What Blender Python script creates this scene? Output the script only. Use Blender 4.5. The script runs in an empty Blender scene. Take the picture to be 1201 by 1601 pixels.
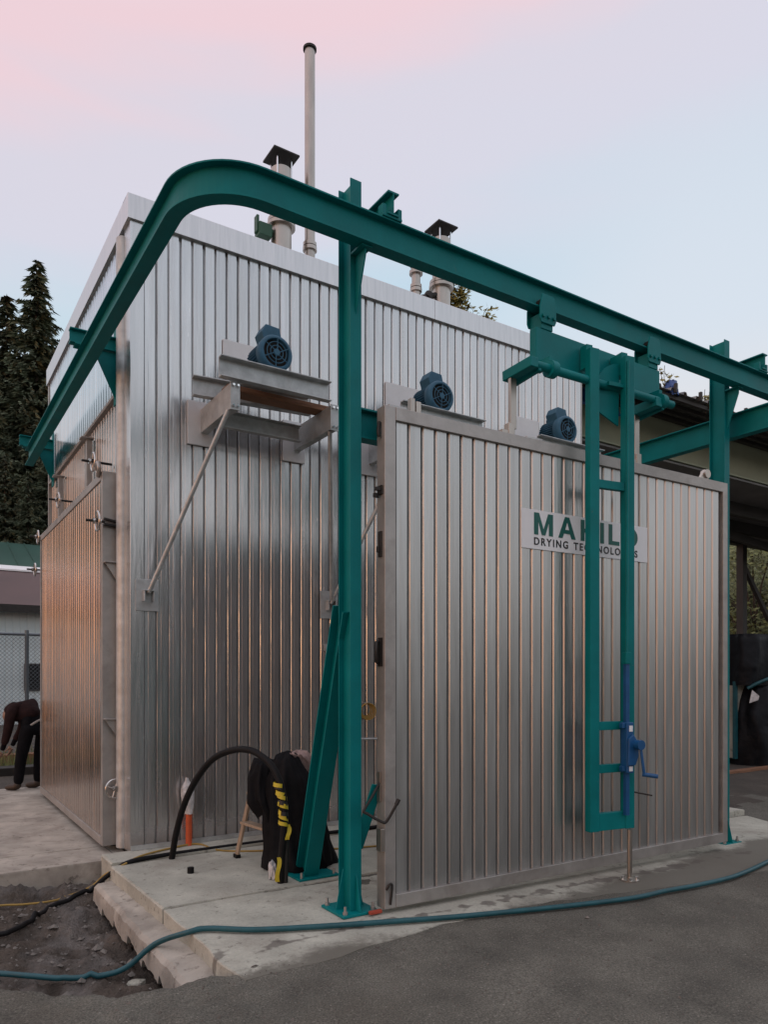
import bpy, bmesh, math, random
from mathutils import Vector, Matrix, noise
rnd = random.Random(7)
S = bpy.context.scene
COL = S.collection
V = Vector
# ------------------------------------------------------------------ camera
cd = bpy.data.cameras.new('camera')
cam = bpy.data.objects.new('camera', cd)
COL.objects.link(cam)
cd.sensor_fit = 'HORIZONTAL'
cd.sensor_width = 36.0
cd.lens = 36.0 * 1142.0 / 1201.0
cd.shift_x = 0.0005
cd.shift_y = 255.5 / 1201.0
cd.clip_start = 0.05
cd.clip_end = 2000.0
CAM = V((-1.6771, -6.5917, 1.55))
HEAD = math.radians(56.87)
cam.location = CAM
cam.rotation_euler = (math.radians(90), 0, HEAD - math.radians(90))
S.camera = cam
FW = V((math.cos(HEAD), math.sin(HEAD), 0))
RT = V((math.sin(HEAD), -math.cos(HEAD), 0))

# ------------------------------------------------------------------ sky, sun, exposure
SUN_EL = math.radians(2.0)
SUN_AZ = V((-1.0, -0.12, 0)).normalized()          # the glow stands low over the open side, left of the camera
w = bpy.data.worlds.new('World')
S.world = w
w.use_nodes = True
nt = w.node_tree
nt.nodes.clear()
N = nt.nodes.new
L = nt.links.new
out = N('ShaderNodeOutputWorld')
bg = N('ShaderNodeBackground')
L(bg.outputs[0], out.inputs[0])
tc = N('ShaderNodeTexCoord')
sky = N('ShaderNodeTexSky')
sky.sky_type = 'NISHITA'
sky.sun_disc = False
sky.sun_elevation = SUN_EL
sky.sun_rotation = math.atan2(SUN_AZ.x, SUN_AZ.y)
sky.altitude = 300
sky.air_density = 1.0
sky.dust_density = 2.2
sky.ozone_density = 1.5
SKYGAIN = 1.0
# thin dusk cloud veil: pink high up on the left, lavender lower down, clear pale blue below it
nrm = N('ShaderNodeVectorMath'); nrm.operation = 'NORMALIZE'
L(tc.outputs['Generated'], nrm.inputs[0])
sep = N('ShaderNodeSeparateXYZ')
L(nrm.outputs[0], sep.inputs[0])
mp = N('ShaderNodeMapping')
mp.inputs['Scale'].default_value = (1.0, 1.0, 5.0)
mp.inputs['Rotation'].default_value = (0.05, 0.10, 0.4)
L(nrm.outputs[0], mp.inputs[0])
nz = N('ShaderNodeTexNoise')
nz.inputs['Scale'].default_value = 1.9
nz.inputs['Detail'].default_value = 4.5
nz.inputs['Roughness'].default_value = 0.45
nz.inputs['Distortion'].default_value = 0.3
L(mp.outputs[0], nz.inputs['Vector'])
def dotdir(v):
    d_ = N('ShaderNodeVectorMath'); d_.operation = 'DOT_PRODUCT'
    L(nrm.outputs[0], d_.inputs[0]); d_.inputs[1].default_value = v
    return d_.outputs['Value']
def madd(a, k, b):
    m_ = N('ShaderNodeMath'); m_.operation = 'MULTIPLY_ADD'
    L(a, m_.inputs[0]); m_.inputs[1].default_value = k
    if isinstance(b, float): m_.inputs[2].default_value = b
    else: L(b, m_.inputs[2])
    return m_.outputs[0]
def ramp(fac, stops, ease='EASE'):
    r_ = N('ShaderNodeValToRGB'); r_.color_ramp.interpolation = ease
    e_ = r_.color_ramp.elements
    e_[0].position, e_[0].color = stops[0][0], (*stops[0][1], 1)
    e_[1].position, e_[1].color = stops[-1][0], (*stops[-1][1], 1)
    for p_, c_ in stops[1:-1]:
        q_ = e_.new(p_); q_.color = (*c_, 1)
    L(fac, r_.inputs[0]); return r_.outputs[0]
def mixc(fac, a, b, mode='MIX'):
    m_ = N('ShaderNodeMix'); m_.data_type = 'RGBA'; m_.blend_type = mode
    if isinstance(fac, float): m_.inputs['Factor'].default_value = fac
    else: L(fac, m_.inputs['Factor'])
    for nm_, v_ in (('A', a), ('B', b)):
        if isinstance(v_, tuple): m_.inputs[nm_].default_value = (*v_, 1)
        else: L(v_, m_.inputs[nm_])
    return m_.outputs['Result']
hgt_ = madd(dotdir(tuple(RT)), -0.15, madd(nz.outputs['Fac'], 0.14, madd(sep.outputs['Z'], 1.0, -0.080)))
veil = ramp(hgt_, ((.44, (0, 0, 0)), (.545, (1, 1, 1))))
veilcol = ramp(hgt_, ((.46, (.70, .735, .82)), (.54, (.72, .705, .80)), (.60, (.735, .70, .79)), (.655, (.90, .665, .715)), (.72, (.90, .74, .80)), (.86, (1.02, .98, 1.04))))
air = ramp(sep.outputs['Z'], ((0.0, (.72, .68, .68)), (.30, (.70, .745, .80)), (.40, (.60, .73, .82)), (.50, (.53, .70, .82)), (1.0, (.42, .54, .70))))
airr = ramp(sep.outputs['Z'], ((0.0, (.74, .69, .68)), (.30, (.76, .75, .775)), (.42, (.70, .76, .84)), (1.0, (.50, .58, .72))))
side = ramp(dotdir(tuple(RT)), ((.0, (0, 0, 0)), (.35, (1, 1, 1))))
air = mixc(side, air, airr)
skyc = mixc(veil, air, veilcol)
# the afterglow: salmon low down on the sunset side
sund = ramp(dotdir((SUN_AZ.x, SUN_AZ.y, 0)), ((.45, (0, 0, 0)), (.90, (1, 1, 1))))
low = ramp(sep.outputs['Z'], ((.0, (1, 1, 1)), (.12, (.85, .85, .85)), (.34, (0, 0, 0))))
glowf = mixc(1.0, sund, low, 'MULTIPLY')
skyc = mixc(glowf, skyc, (1.75, .76, .41))
# scattered light from the physical sky gives the glow on the sunset side
sg = N('ShaderNodeMix'); sg.data_type = 'RGBA'; sg.blend_type = 'MULTIPLY'
sg.inputs['Factor'].default_value = 1.0
L(sky.outputs[0], sg.inputs['A']); sg.inputs['B'].default_value = (0.06, 0.06, 0.06, 1)
ad = N('ShaderNodeMix'); ad.data_type = 'RGBA'; ad.blend_type = 'ADD'
ad.inputs['Factor'].default_value = 1.0
scv = N('ShaderNodeMix'); scv.data_type = 'RGBA'; scv.blend_type = 'MULTIPLY'
scv.inputs['Factor'].default_value = 1.0
L(skyc, scv.inputs['A']); scv.inputs['B'].default_value = (0.93, 0.93, 0.93, 1)
L(scv.outputs['Result'], ad.inputs['A']); L(sg.outputs['Result'], ad.inputs['B'])
L(ad.outputs['Result'], bg.inputs['Color'])
bg.inputs['Strength'].default_value = 1.0

sd = bpy.data.lights.new('sun', 'SUN')
sun = bpy.data.objects.new('sun', sd)
COL.objects.link(sun)
sd.energy = 0.12
sd.angle = math.radians(12)
sd.color = (1.0, 0.62, 0.36)
sdir = V((SUN_AZ.x * math.cos(SUN_EL), SUN_AZ.y * math.cos(SUN_EL), math.sin(SUN_EL)))
sun.rotation_euler = (-sdir).to_track_quat('-Z', 'Y').to_euler()
sun.location = (0, 0, 30)

S.view_settings.view_transform = 'Standard'
S.view_settings.look = 'None'
S.view_settings.exposure = 0.0
S.view_settings.gamma = 1.0
S.view_settings.use_curve_mapping = False
S.render.engine = 'CYCLES'
S.cycles.max_bounces = 6
S.cycles.diffuse_bounces = 3
S.cycles.glossy_bounces = 4
S.cycles.use_denoising = True

# ------------------------------------------------------------------ materials
MATS = {}
def mat(name, col, rough=0.6, metal=0.0, var=0.25, scale=3.0, stretch=(1, 1, 1), bump=0.1, bscale=60.0,
        col2=None, spec=0.5, objvar=0.0, coat=0.0, speck=None, speckscale=11, speckpos=(.57, .69), grain=0, grainscale=110, stain=None, stainscale=1.2, stainamt=0.5, rvar=0.1, bdist=0.01):
    m = bpy.data.materials.new(name)
    m.use_nodes = True
    t = m.node_tree
    b = t.nodes['Principled BSDF']
    n = t.nodes.new; l = t.links.new
    co = n('ShaderNodeTexCoord')
    mpn = n('ShaderNodeMapping'); mpn.inputs['Scale'].default_value = stretch
    geo = n('ShaderNodeNewGeometry')
    l(co.outputs['Object'], mpn.inputs[0])
    oi = n('ShaderNodeObjectInfo')
    if objvar:
        av = n('ShaderNodeVectorMath'); av.operation = 'ADD'
        rm = n('ShaderNodeMath'); rm.operation = 'MULTIPLY'; rm.inputs[1].default_value = 37.0
        l(oi.outputs['Random'], rm.inputs[0])
        l(mpn.outputs[0], av.inputs[0]); l(rm.outputs[0], av.inputs[1])
        vec = av.outputs[0]
    else:
        vec = mpn.outputs[0]
    a = n('ShaderNodeTexNoise'); a.inputs['Scale'].default_value = scale; a.inputs['Detail'].default_value = 6; a.inputs['Roughness'].default_value = .6
    l(vec, a.inputs['Vector'])
    c2 = col2 or tuple(max(0, c * (1 - var)) for c in col)
    c1 = tuple(min(1, c * (1 + var * .6)) for c in col) if not col2 else col
    r = n('ShaderNodeValToRGB')
    r.color_ramp.elements[0].position = .32; r.color_ramp.elements[0].color = (*c2, 1)
    r.color_ramp.elements[1].position = .68; r.color_ramp.elements[1].color = (*c1, 1)
    l(a.outputs['Fac'], r.inputs[0])
    colour = r.outputs[0]
    if stain:
        sn = n('ShaderNodeTexNoise'); sn.inputs['Scale'].default_value = stainscale; sn.inputs['Detail'].default_value = 8; sn.inputs['Roughness'].default_value = .65
        sn.inputs['Distortion'].default_value = .4
        l(vec, sn.inputs['Vector'])
        sr = n('ShaderNodeValToRGB'); sr.color_ramp.elements[0].position = .50; sr.color_ramp.elements[1].position = .68
        sr.color_ramp.elements[1].color = (stainamt,) * 3 + (1,)
        l(sn.outputs['Fac'], sr.inputs[0])
        mx = n('ShaderNodeMix'); mx.data_type = 'RGBA'
        l(sr.outputs[0], mx.inputs['Factor']); l(colour, mx.inputs['A']); mx.inputs['B'].default_value = (*stain, 1)
        colour = mx.outputs['Result']
    if speck:
        kn = n('ShaderNodeTexNoise'); kn.inputs['Scale'].default_value = speckscale; kn.inputs['Detail'].default_value = 7; kn.inputs['Roughness'].default_value = .72
        l(vec, kn.inputs['Vector'])
        kr = n('ShaderNodeValToRGB'); kr.color_ramp.elements[0].position = speckpos[0]; kr.color_ramp.elements[1].position = speckpos[1]; kr.color_ramp.elements[1].color = (.8, .8, .8, 1)
        l(kn.outputs['Fac'], kr.inputs[0])
        kx = n('ShaderNodeMix'); kx.data_type = 'RGBA'
        l(kr.outputs[0], kx.inputs['Factor']); l(colour, kx.inputs['A']); kx.inputs['B'].default_value = (*speck, 1)
        colour = kx.outputs['Result']
    if grain:
        gn = n('ShaderNodeTexNoise'); gn.inputs['Scale'].default_value = grainscale; gn.inputs['Detail'].default_value = 3; gn.inputs['Roughness'].default_value = .7
        l(vec, gn.inputs['Vector'])
        gm = n('ShaderNodeMapRange'); gm.inputs['From Min'].default_value = .3; gm.inputs['From Max'].default_value = .7
        gm.inputs['To Min'].default_value = 1 - grain; gm.inputs['To Max'].default_value = 1 + grain
        l(gn.outputs['Fac'], gm.inputs['Value'])
        gv = n('ShaderNodeHueSaturation'); l(gm.outputs[0], gv.inputs['Value']); l(colour, gv.inputs['Color'])
        colour = gv.outputs[0]
    if objvar:
        hv = n('ShaderNodeHueSaturation')
        mr = n('ShaderNodeMapRange'); mr.inputs['To Min'].default_value = 1 - objvar; mr.inputs['To Max'].default_value = 1 + objvar
        l(oi.outputs['Random'], mr.inputs['Value']); l(mr.outputs[0], hv.inputs['Value']); l(colour, hv.inputs['Color'])
        colour = hv.outputs[0]
    l(colour, b.inputs['Base Color'])
    b.inputs['Metallic'].default_value = metal
    b.inputs['Specular IOR Level'].default_value = spec
    rr = n('ShaderNodeMapRange')
    rr.inputs['To Min'].default_value = max(.03, rough - rvar); rr.inputs['To Max'].default_value = min(1, rough + rvar)
    l(a.outputs['Fac'], rr.inputs['Value']); l(rr.outputs[0], b.inputs['Roughness'])
    if coat: b.inputs['Coat Weight'].default_value = coat
    if bump:
        bn = n('ShaderNodeTexNoise'); bn.inputs['Scale'].default_value = bscale; bn.inputs['Detail'].default_value = 5
        l(vec, bn.inputs['Vector'])
        bp = n('ShaderNodeBump'); bp.inputs['Strength'].default_value = bump; bp.inputs['Distance'].default_value = bdist
        l(bn.outputs['Fac'], bp.inputs['Height']); l(bp.outputs[0], b.inputs['Normal'])
    MATS[name] = m
    return m

M_CLAD = mat('aluminium_cladding', (.62, .62, .625), .25, .88, .10, 2.0, (6, 6, .5), .12, 5.0, objvar=.07, bdist=.02, stain=(.42, .40, .38), stainscale=1.0, stainamt=.35, rvar=.07)
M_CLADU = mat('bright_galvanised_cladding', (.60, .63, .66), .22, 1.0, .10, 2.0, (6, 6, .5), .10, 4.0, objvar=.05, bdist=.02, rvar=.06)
M_DOORC = mat('door_cladding', (.53, .535, .53), .33, .9, .12, 2.4, (8, 8, .5), .12, 5.0, objvar=.08, bdist=.02, stain=(.42, .41, .40), stainscale=1.1, stainamt=.35, rvar=.08)
M_FRAME = mat('aluminium_frame', (.43, .41, .39), .45, .6, .18, 5.0, (1, 1, 1), .06, 40, stain=(.22, .19, .17), stainscale=2.5, stainamt=.5)
M_FLASH = mat('brushed_flashing', (.66, .66, .67), .38, 1.0, .10, 3.0, (14, 14, .8), .05, 30)
M_GALV = mat('galvanised_steel', (.52, .54, .54), .45, .45, .25, 9.0, (1, 1, 1), .05, 50, stain=(.34, .33, .32), stainscale=4, stainamt=.5)
M_STAIN = mat('stainless_steel', (.46, .42, .38), .34, .9, .15, 4.0, (3, 3, .7), .04, 30)
M_BRIGHT = mat('polished_steel', (.82, .82, .82), .12, 1.0, .06, 6.0, bump=0)
M_WHEEL = mat('worn_steel_wheel', (.62, .60, .58), .25, 1.0, .2, 9, bump=0)
M_TEAL = mat('teal_painted_steel', (.0, .188, .196), .5, 0, .20, 2.2, (1, 1, 1), .05, 45, spec=.2, speck=(.075, .15, .14), speckscale=9, speckpos=(.66, .74), stain=(.0, .145, .153), stainscale=2.0, stainamt=.5)
M_BLUEM = mat('blue_grey_motor_paint', (.04, .125, .20), .5, 0, .25, 7, bump=.05, spec=.25)
M_BLUE = mat('blue_jack_paint', (.008, .085, .24), .40, 0, .2, 8, bump=.05)
M_BLACK = mat('black_rubber', (.008, .008, .009), .6, 0, .3, 8, bump=.08, bscale=80, spec=.2)
M_BLKMET = mat('dark_iron', (.035, .032, .03), .55, .4, .3, 12, bump=.1)
M_DARK = mat('opening_shade', (.01, .01, .01), .8, 0, .1)
M_WHITE = mat('white_sign_sheet', (.84, .86, .88), .45, 0, .06, 3, bump=.02, stain=(.74, .77, .79), stainscale=2, stainamt=.35)
M_PLATE = mat('pale_sheet_metal', (.72, .73, .74), .42, .1, .1, 4, bump=.03)
M_GREENP = mat('sign_green_print', (.004, .115, .095), .5, 0, .1, bump=0)
M_BLACKP = mat('sign_black_print', (.012, .012, .014), .5, 0, .1, bump=0)
M_CONC = mat('pale_concrete', (.45, .445, .38), .88, 0, .25, 2.2, (1, 1, 1), .35, 90, stain=(.27, .245, .205), stainscale=1.3, stainamt=.75, bdist=.004, speck=(.10, .09, .075), grain=.12, grainscale=60)
M_CONCW = mat('weathered_concrete', (.44, .40, .345), .9, 0, .3, 3, (1, 1, 1), .5, 60, stain=(.22, .19, .16), stainscale=2.3, stainamt=.7, bdist=.008, speck=(.09, .075, .062))
M_ASPH = mat('dusty_asphalt', (.122, .116, .096), .95, 0, .35, 2.2, (1, 1, 1), .9, 130, stain=(.085, .076, .060), stainscale=.9, stainamt=.8, bdist=.006, speck=(.27, .25, .22), speckscale=58, grain=.55, grainscale=95)
M_DIRT = mat('damp_dirt', (.080, .063, .050), .95, 0, .5, 5.5, (1, 1, 1), 1.0, 38, stain=(.27, .255, .245), stainscale=1.0, stainamt=.7, bdist=.03)
M_SOIL = mat('dark_soil', (.07, .058, .046), .95, 0, .4, 1.4, (1, 1, 1), .8, 30, bdist=.03)
M_WOOD = mat('brown_timber', (.24, .115, .06), .7, 0, .4, 6, (1, 12, 12), .2, 40)
M_WOODL = mat('pale_ladder_timber', (.36, .27, .19), .65, 0, .25, 6, (8, 8, 1), .1, 40)
M_TARP = mat('black_fabric', (.010, .010, .0115), .75, 0, .35, 7, bump=.4, bscale=14, bdist=.02, spec=.12)
M_TARPG = mat('black_plastic_tarp', (.008, .009, .012), .55, 0, .4, 5, bump=.5, bscale=9, bdist=.03, spec=.18)
M_PINK = mat('dusty_pink_cloth', (.38, .27, .25), .85, 0, .3, 14, bump=.2)
M_YEL = mat('yellow_tape', (.62, .48, .03), .45, 0, .15, 9, bump=.1)
M_CORD = mat('yellow_cord', (.36, .23, .05), .6, 0, .2, 9, bump=0)
M_ORANGE = mat('orange_marker_paint', (.62, .10, .03), .55, 0, .2, 7, bump=.05)
M_PLAST = mat('clear_white_plastic_film', (.62, .60, .60), .25, 0, .3, 16, bump=.5, bscale=25, bdist=.02)
M_HOSE = mat('teal_hose_rubber', (.010, .085, .105), .45, 0, .25, 12, bump=.05)
M_BRICK = mat('red_rubber_block', (.42, .06, .03), .6, 0, .2)
M_BLUET = mat('blue_tarp_plastic', (.03, .09, .32), .4, 0, .25, 6, bump=.3, bscale=12, bdist=.02)
M_OLIVE = mat('olive_painted_girder', (.36, .40, .29), .6, 0, .15, 1.2, bump=.05)
M_SHEDR = mat('dark_steel_roofing', (.20, .20, .20), .6, .3, .3, 1.5, bump=.1)
M_SHEDS = mat('dark_shed_steel', (.045, .042, .04), .6, .2, .25, 2, bump=.05)
M_GREENR = mat('green_metal_roofing', (.015, .075, .055), .5, .1, .15, .4, bump=.05)
M_BROWNR = mat('maroon_metal_roofing', (.10, .060, .058), .55, .1, .2, .5, bump=.05)
M_WCORR = mat('pale_blue_steel_siding', (.62, .72, .74), .5, .1, .15, 1.0, bump=.05)
M_GWALL = mat('grey_siding', (.30, .31, .30), .6, 0, .15, 1.0)
M_FENCE = mat('galvanised_fence', (.16, .19, .21), .5, .5, .1)
M_LEAFD = mat('conifer_needles', (.10, .125, .075), .8, 0, .55, .9, bump=0, objvar=.2)
M_LEAFG = mat('broad_leaves', (.16, .18, .065), .7, 0, .5, 1.3, bump=0, objvar=.2)
M_LEAFY = mat('autumn_leaves', (.26, .23, .06), .7, 0, .5, 2.5, bump=0)
M_BARK = mat('bark', (.10, .08, .065), .9, 0, .3, 6, (6, 6, 1), .5, 20)
M_HILL = mat('far_wooded_slope', (.034, .046, .030), .9, 0, .5, .12, bump=.5, bscale=.4, bdist=2)
M_BANK = mat('leafy_bank', (.12, .13, .05), .9, 0, .6, 1.5, bump=1.0, bscale=3, bdist=.4, stain=(.06, .07, .03), stainscale=1.1, stainamt=.7)
M_JACK = mat('maroon_hooded_jacket', (.026, .014, .014), .9, 0, .3, 12, bump=.4, bscale=22, bdist=.02, spec=.1)
M_TROU = mat('black_trousers', (.008, .008, .010), .9, 0, .3, 12, bump=.4, bscale=22, bdist=.02, spec=.1)
M_BOOT = mat('brown_leather_boot', (.045, .028, .018), .6, 0, .2)
M_SKIN = mat('skin', (.28, .165, .115), .6, 0, .1, bump=0)
M_SHIRT = mat('grey_shirt', (.34, .32, .30), .8, 0, .1)
M_STONE = mat('grey_stone', (.22, .20, .18), .9, 0, .3, 8, bump=.4, objvar=.2)
M_GRIT = mat('dusty_grit', (.13, .115, .10), .95, 0, .5, 9, bump=.2)
M_BOXG = mat('green_actuator_paint', (.02, .085, .05), .5)
M_GLOWTINT = mat('glow_tinted_sheet', (.56, .50, .46), .24, 1.0, .12, 2.4, (8, 8, .5), .12, 5.0, objvar=.06, bdist=.02, rvar=.08)  # aluminium sheet, the reflected afterglow painted in as a warm tint
M_GLASS = mat('dark_window_glass', (.012, .014, .016), .1, 0, .1, bump=0)

def apron_mat():
    """pale concrete with yard dust tracked over its outer rim and wet drip marks under the hanging door"""
    m = M_CONC.copy(); m.name = 'dusty_apron_concrete'
    t = m.node_tree; n = t.nodes.new; l = t.links.new
    b = t.nodes['Principled BSDF']; src = b.inputs['Base Color'].links[0].from_socket
    co = n('ShaderNodeTexCoord'); sp = n('ShaderNodeSeparateXYZ'); l(co.outputs['Object'], sp.inputs[0])
    def nz_(scale, det=7, dist=.3):
        k = n('ShaderNodeTexNoise'); k.inputs['Scale'].default_value = scale; k.inputs['Detail'].default_value = det; k.inputs['Roughness'].default_value = .62; k.inputs['Distortion'].default_value = dist
        l(co.outputs['Object'], k.inputs['Vector']); return k.outputs['Fac']
    def op(o_, a, b_=None, c=None):
        k = n('ShaderNodeMath'); k.operation = o_
        for i, v in enumerate((a, b_, c)):
            if v is None: continue
            if isinstance(v, (int, float)): k.inputs[i].default_value = v
            else: l(v, k.inputs[i])
        return k.outputs[0]
    def blend(f, a, c):
        k = n('ShaderNodeMix'); k.data_type = 'RGBA'; l(f, k.inputs['Factor']); l(a, k.inputs['A']); k.inputs['B'].default_value = (*c, 1); return k.outputs['Result']
    def step(v, a, b_, top=1.0):
        k = n('ShaderNodeMapRange'); k.interpolation_type = 'SMOOTHSTEP'
        k.inputs['From Min'].default_value = a; k.inputs['From Max'].default_value = b_; k.inputs['To Max'].default_value = top
        l(v, k.inputs['Value']); return k.outputs[0]
    v = op('MULTIPLY_ADD', sp.outputs['Y'], -4.5, -12.9)                     # grows towards the rim
    v = op('ADD', v, op('MULTIPLY', op('MAXIMUM', op('SUBTRACT', sp.outputs['X'], 2.1), 0.0), .55))
    v = op('ADD', v, op('MULTIPLY_ADD', nz_(2.6), 2.6, -1.3))
    v = op('ADD', v, op('MULTIPLY_ADD', nz_(28, 4), .8, -.4))
    c = blend(step(v, -.15, .75, .93), src, (.135, .126, .103))
    d = op('MULTIPLY', op('ABSOLUTE', op('ADD', op('MULTIPLY_ADD', sp.outputs['X'], .023, 2.70), sp.outputs['Y'])), -9.0)
    d = op('ADD', d, op('MULTIPLY_ADD', nz_(5.5, 2, .0), 3.4, -1.45))
    c = blend(step(d, .0, .28, .7), c, (.105, .090, .078))
    l(c, b.inputs['Base Color'])
    return m
M_APRON = apron_mat()

def splash(m, hgt, col, amt=.75):
    """dried mud splash along the foot of a sheet"""
    t = m.node_tree; n = t.nodes.new; l = t.links.new
    b = t.nodes['Principled BSDF']; src = b.inputs['Base Color'].links[0].from_socket
    g_ = n('ShaderNodeNewGeometry'); sp = n('ShaderNodeSeparateXYZ'); l(g_.outputs['Position'], sp.inputs[0])
    k = n('ShaderNodeTexNoise'); k.inputs['Scale'].default_value = 7; k.inputs['Detail'].default_value = 7; k.inputs['Roughness'].default_value = .7
    l(g_.outputs['Position'], k.inputs['Vector'])
    a = n('ShaderNodeMath'); a.operation = 'MULTIPLY_ADD'; l(k.outputs['Fac'], a.inputs[0]); a.inputs[1].default_value = -hgt * 2.2; l(sp.outputs['Z'], a.inputs[2])
    r = n('ShaderNodeMapRange'); r.interpolation_type = 'SMOOTHSTEP'; r.inputs['From Min'].default_value = -hgt; r.inputs['From Max'].default_value = hgt * .25
    r.inputs['To Min'].default_value = amt; r.inputs['To Max'].default_value = 0.0
    l(a.outputs[0], r.inputs['Value'])
    x = n('ShaderNodeMix'); x.data_type = 'RGBA'; l(r.outputs[0], x.inputs['Factor']); l(src, x.inputs['A']); x.inputs['B'].default_value = (*col, 1)
    l(x.outputs['Result'], b.inputs['Base Color'])
    y = n('ShaderNodeMath'); y.operation = 'MULTIPLY_ADD'; l(r.outputs[0], y.inputs[0]); y.inputs[1].default_value = -.9; y.inputs[2].default_value = b.inputs['Metallic'].default_value
    l(y.outputs[0], b.inputs['Metallic'])
splash(M_CLAD, .20, (.20, .18, .155), .8)
splash(M_DOORC, .16, (.22, .20, .17), .6)
splash(M_GLOWTINT, .16, (.22, .19, .155), .6)

# ------------------------------------------------------------------ object helpers
ROOT = {}
def empty(name, loc, label=None, cat=None, group=None, rz=0.0):
    o = bpy.data.objects.new(name, None)
    o.empty_display_size = .2
    COL.objects.link(o)
    o.location = loc
    o.rotation_euler = (0, 0, rz)
    ROOT[o.name] = (V(loc), rz)
    tag(o, label, cat, group)
    return o
def tag(o, label=None, cat=None, group=None, kind=None):
    if label: o['label'] = label
    if cat: o['category'] = cat
    if group: o['group'] = group
    if kind: o['kind'] = kind
    return o
def link(name, me, parent=None, loc=(0, 0, 0)):
    o = bpy.data.objects.new(name, me)
    COL.objects.link(o)
    o.location = loc
    if parent is not None:
        o.parent = parent
        ROOT[o.name] = ROOT.get(parent.name, (V((0, 0, 0)), 0))
    return o
def copy_tree(src, loc=None, parent=None, label=None):
    c = src.copy()
    COL.objects.link(c)
    if parent: c.parent = parent
    if loc is not None: c.location = loc
    if label: c['label'] = label
    for ch in [k for k in bpy.data.objects if k.parent == src]:
        copy_tree(ch, None, c)
    return c

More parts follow.
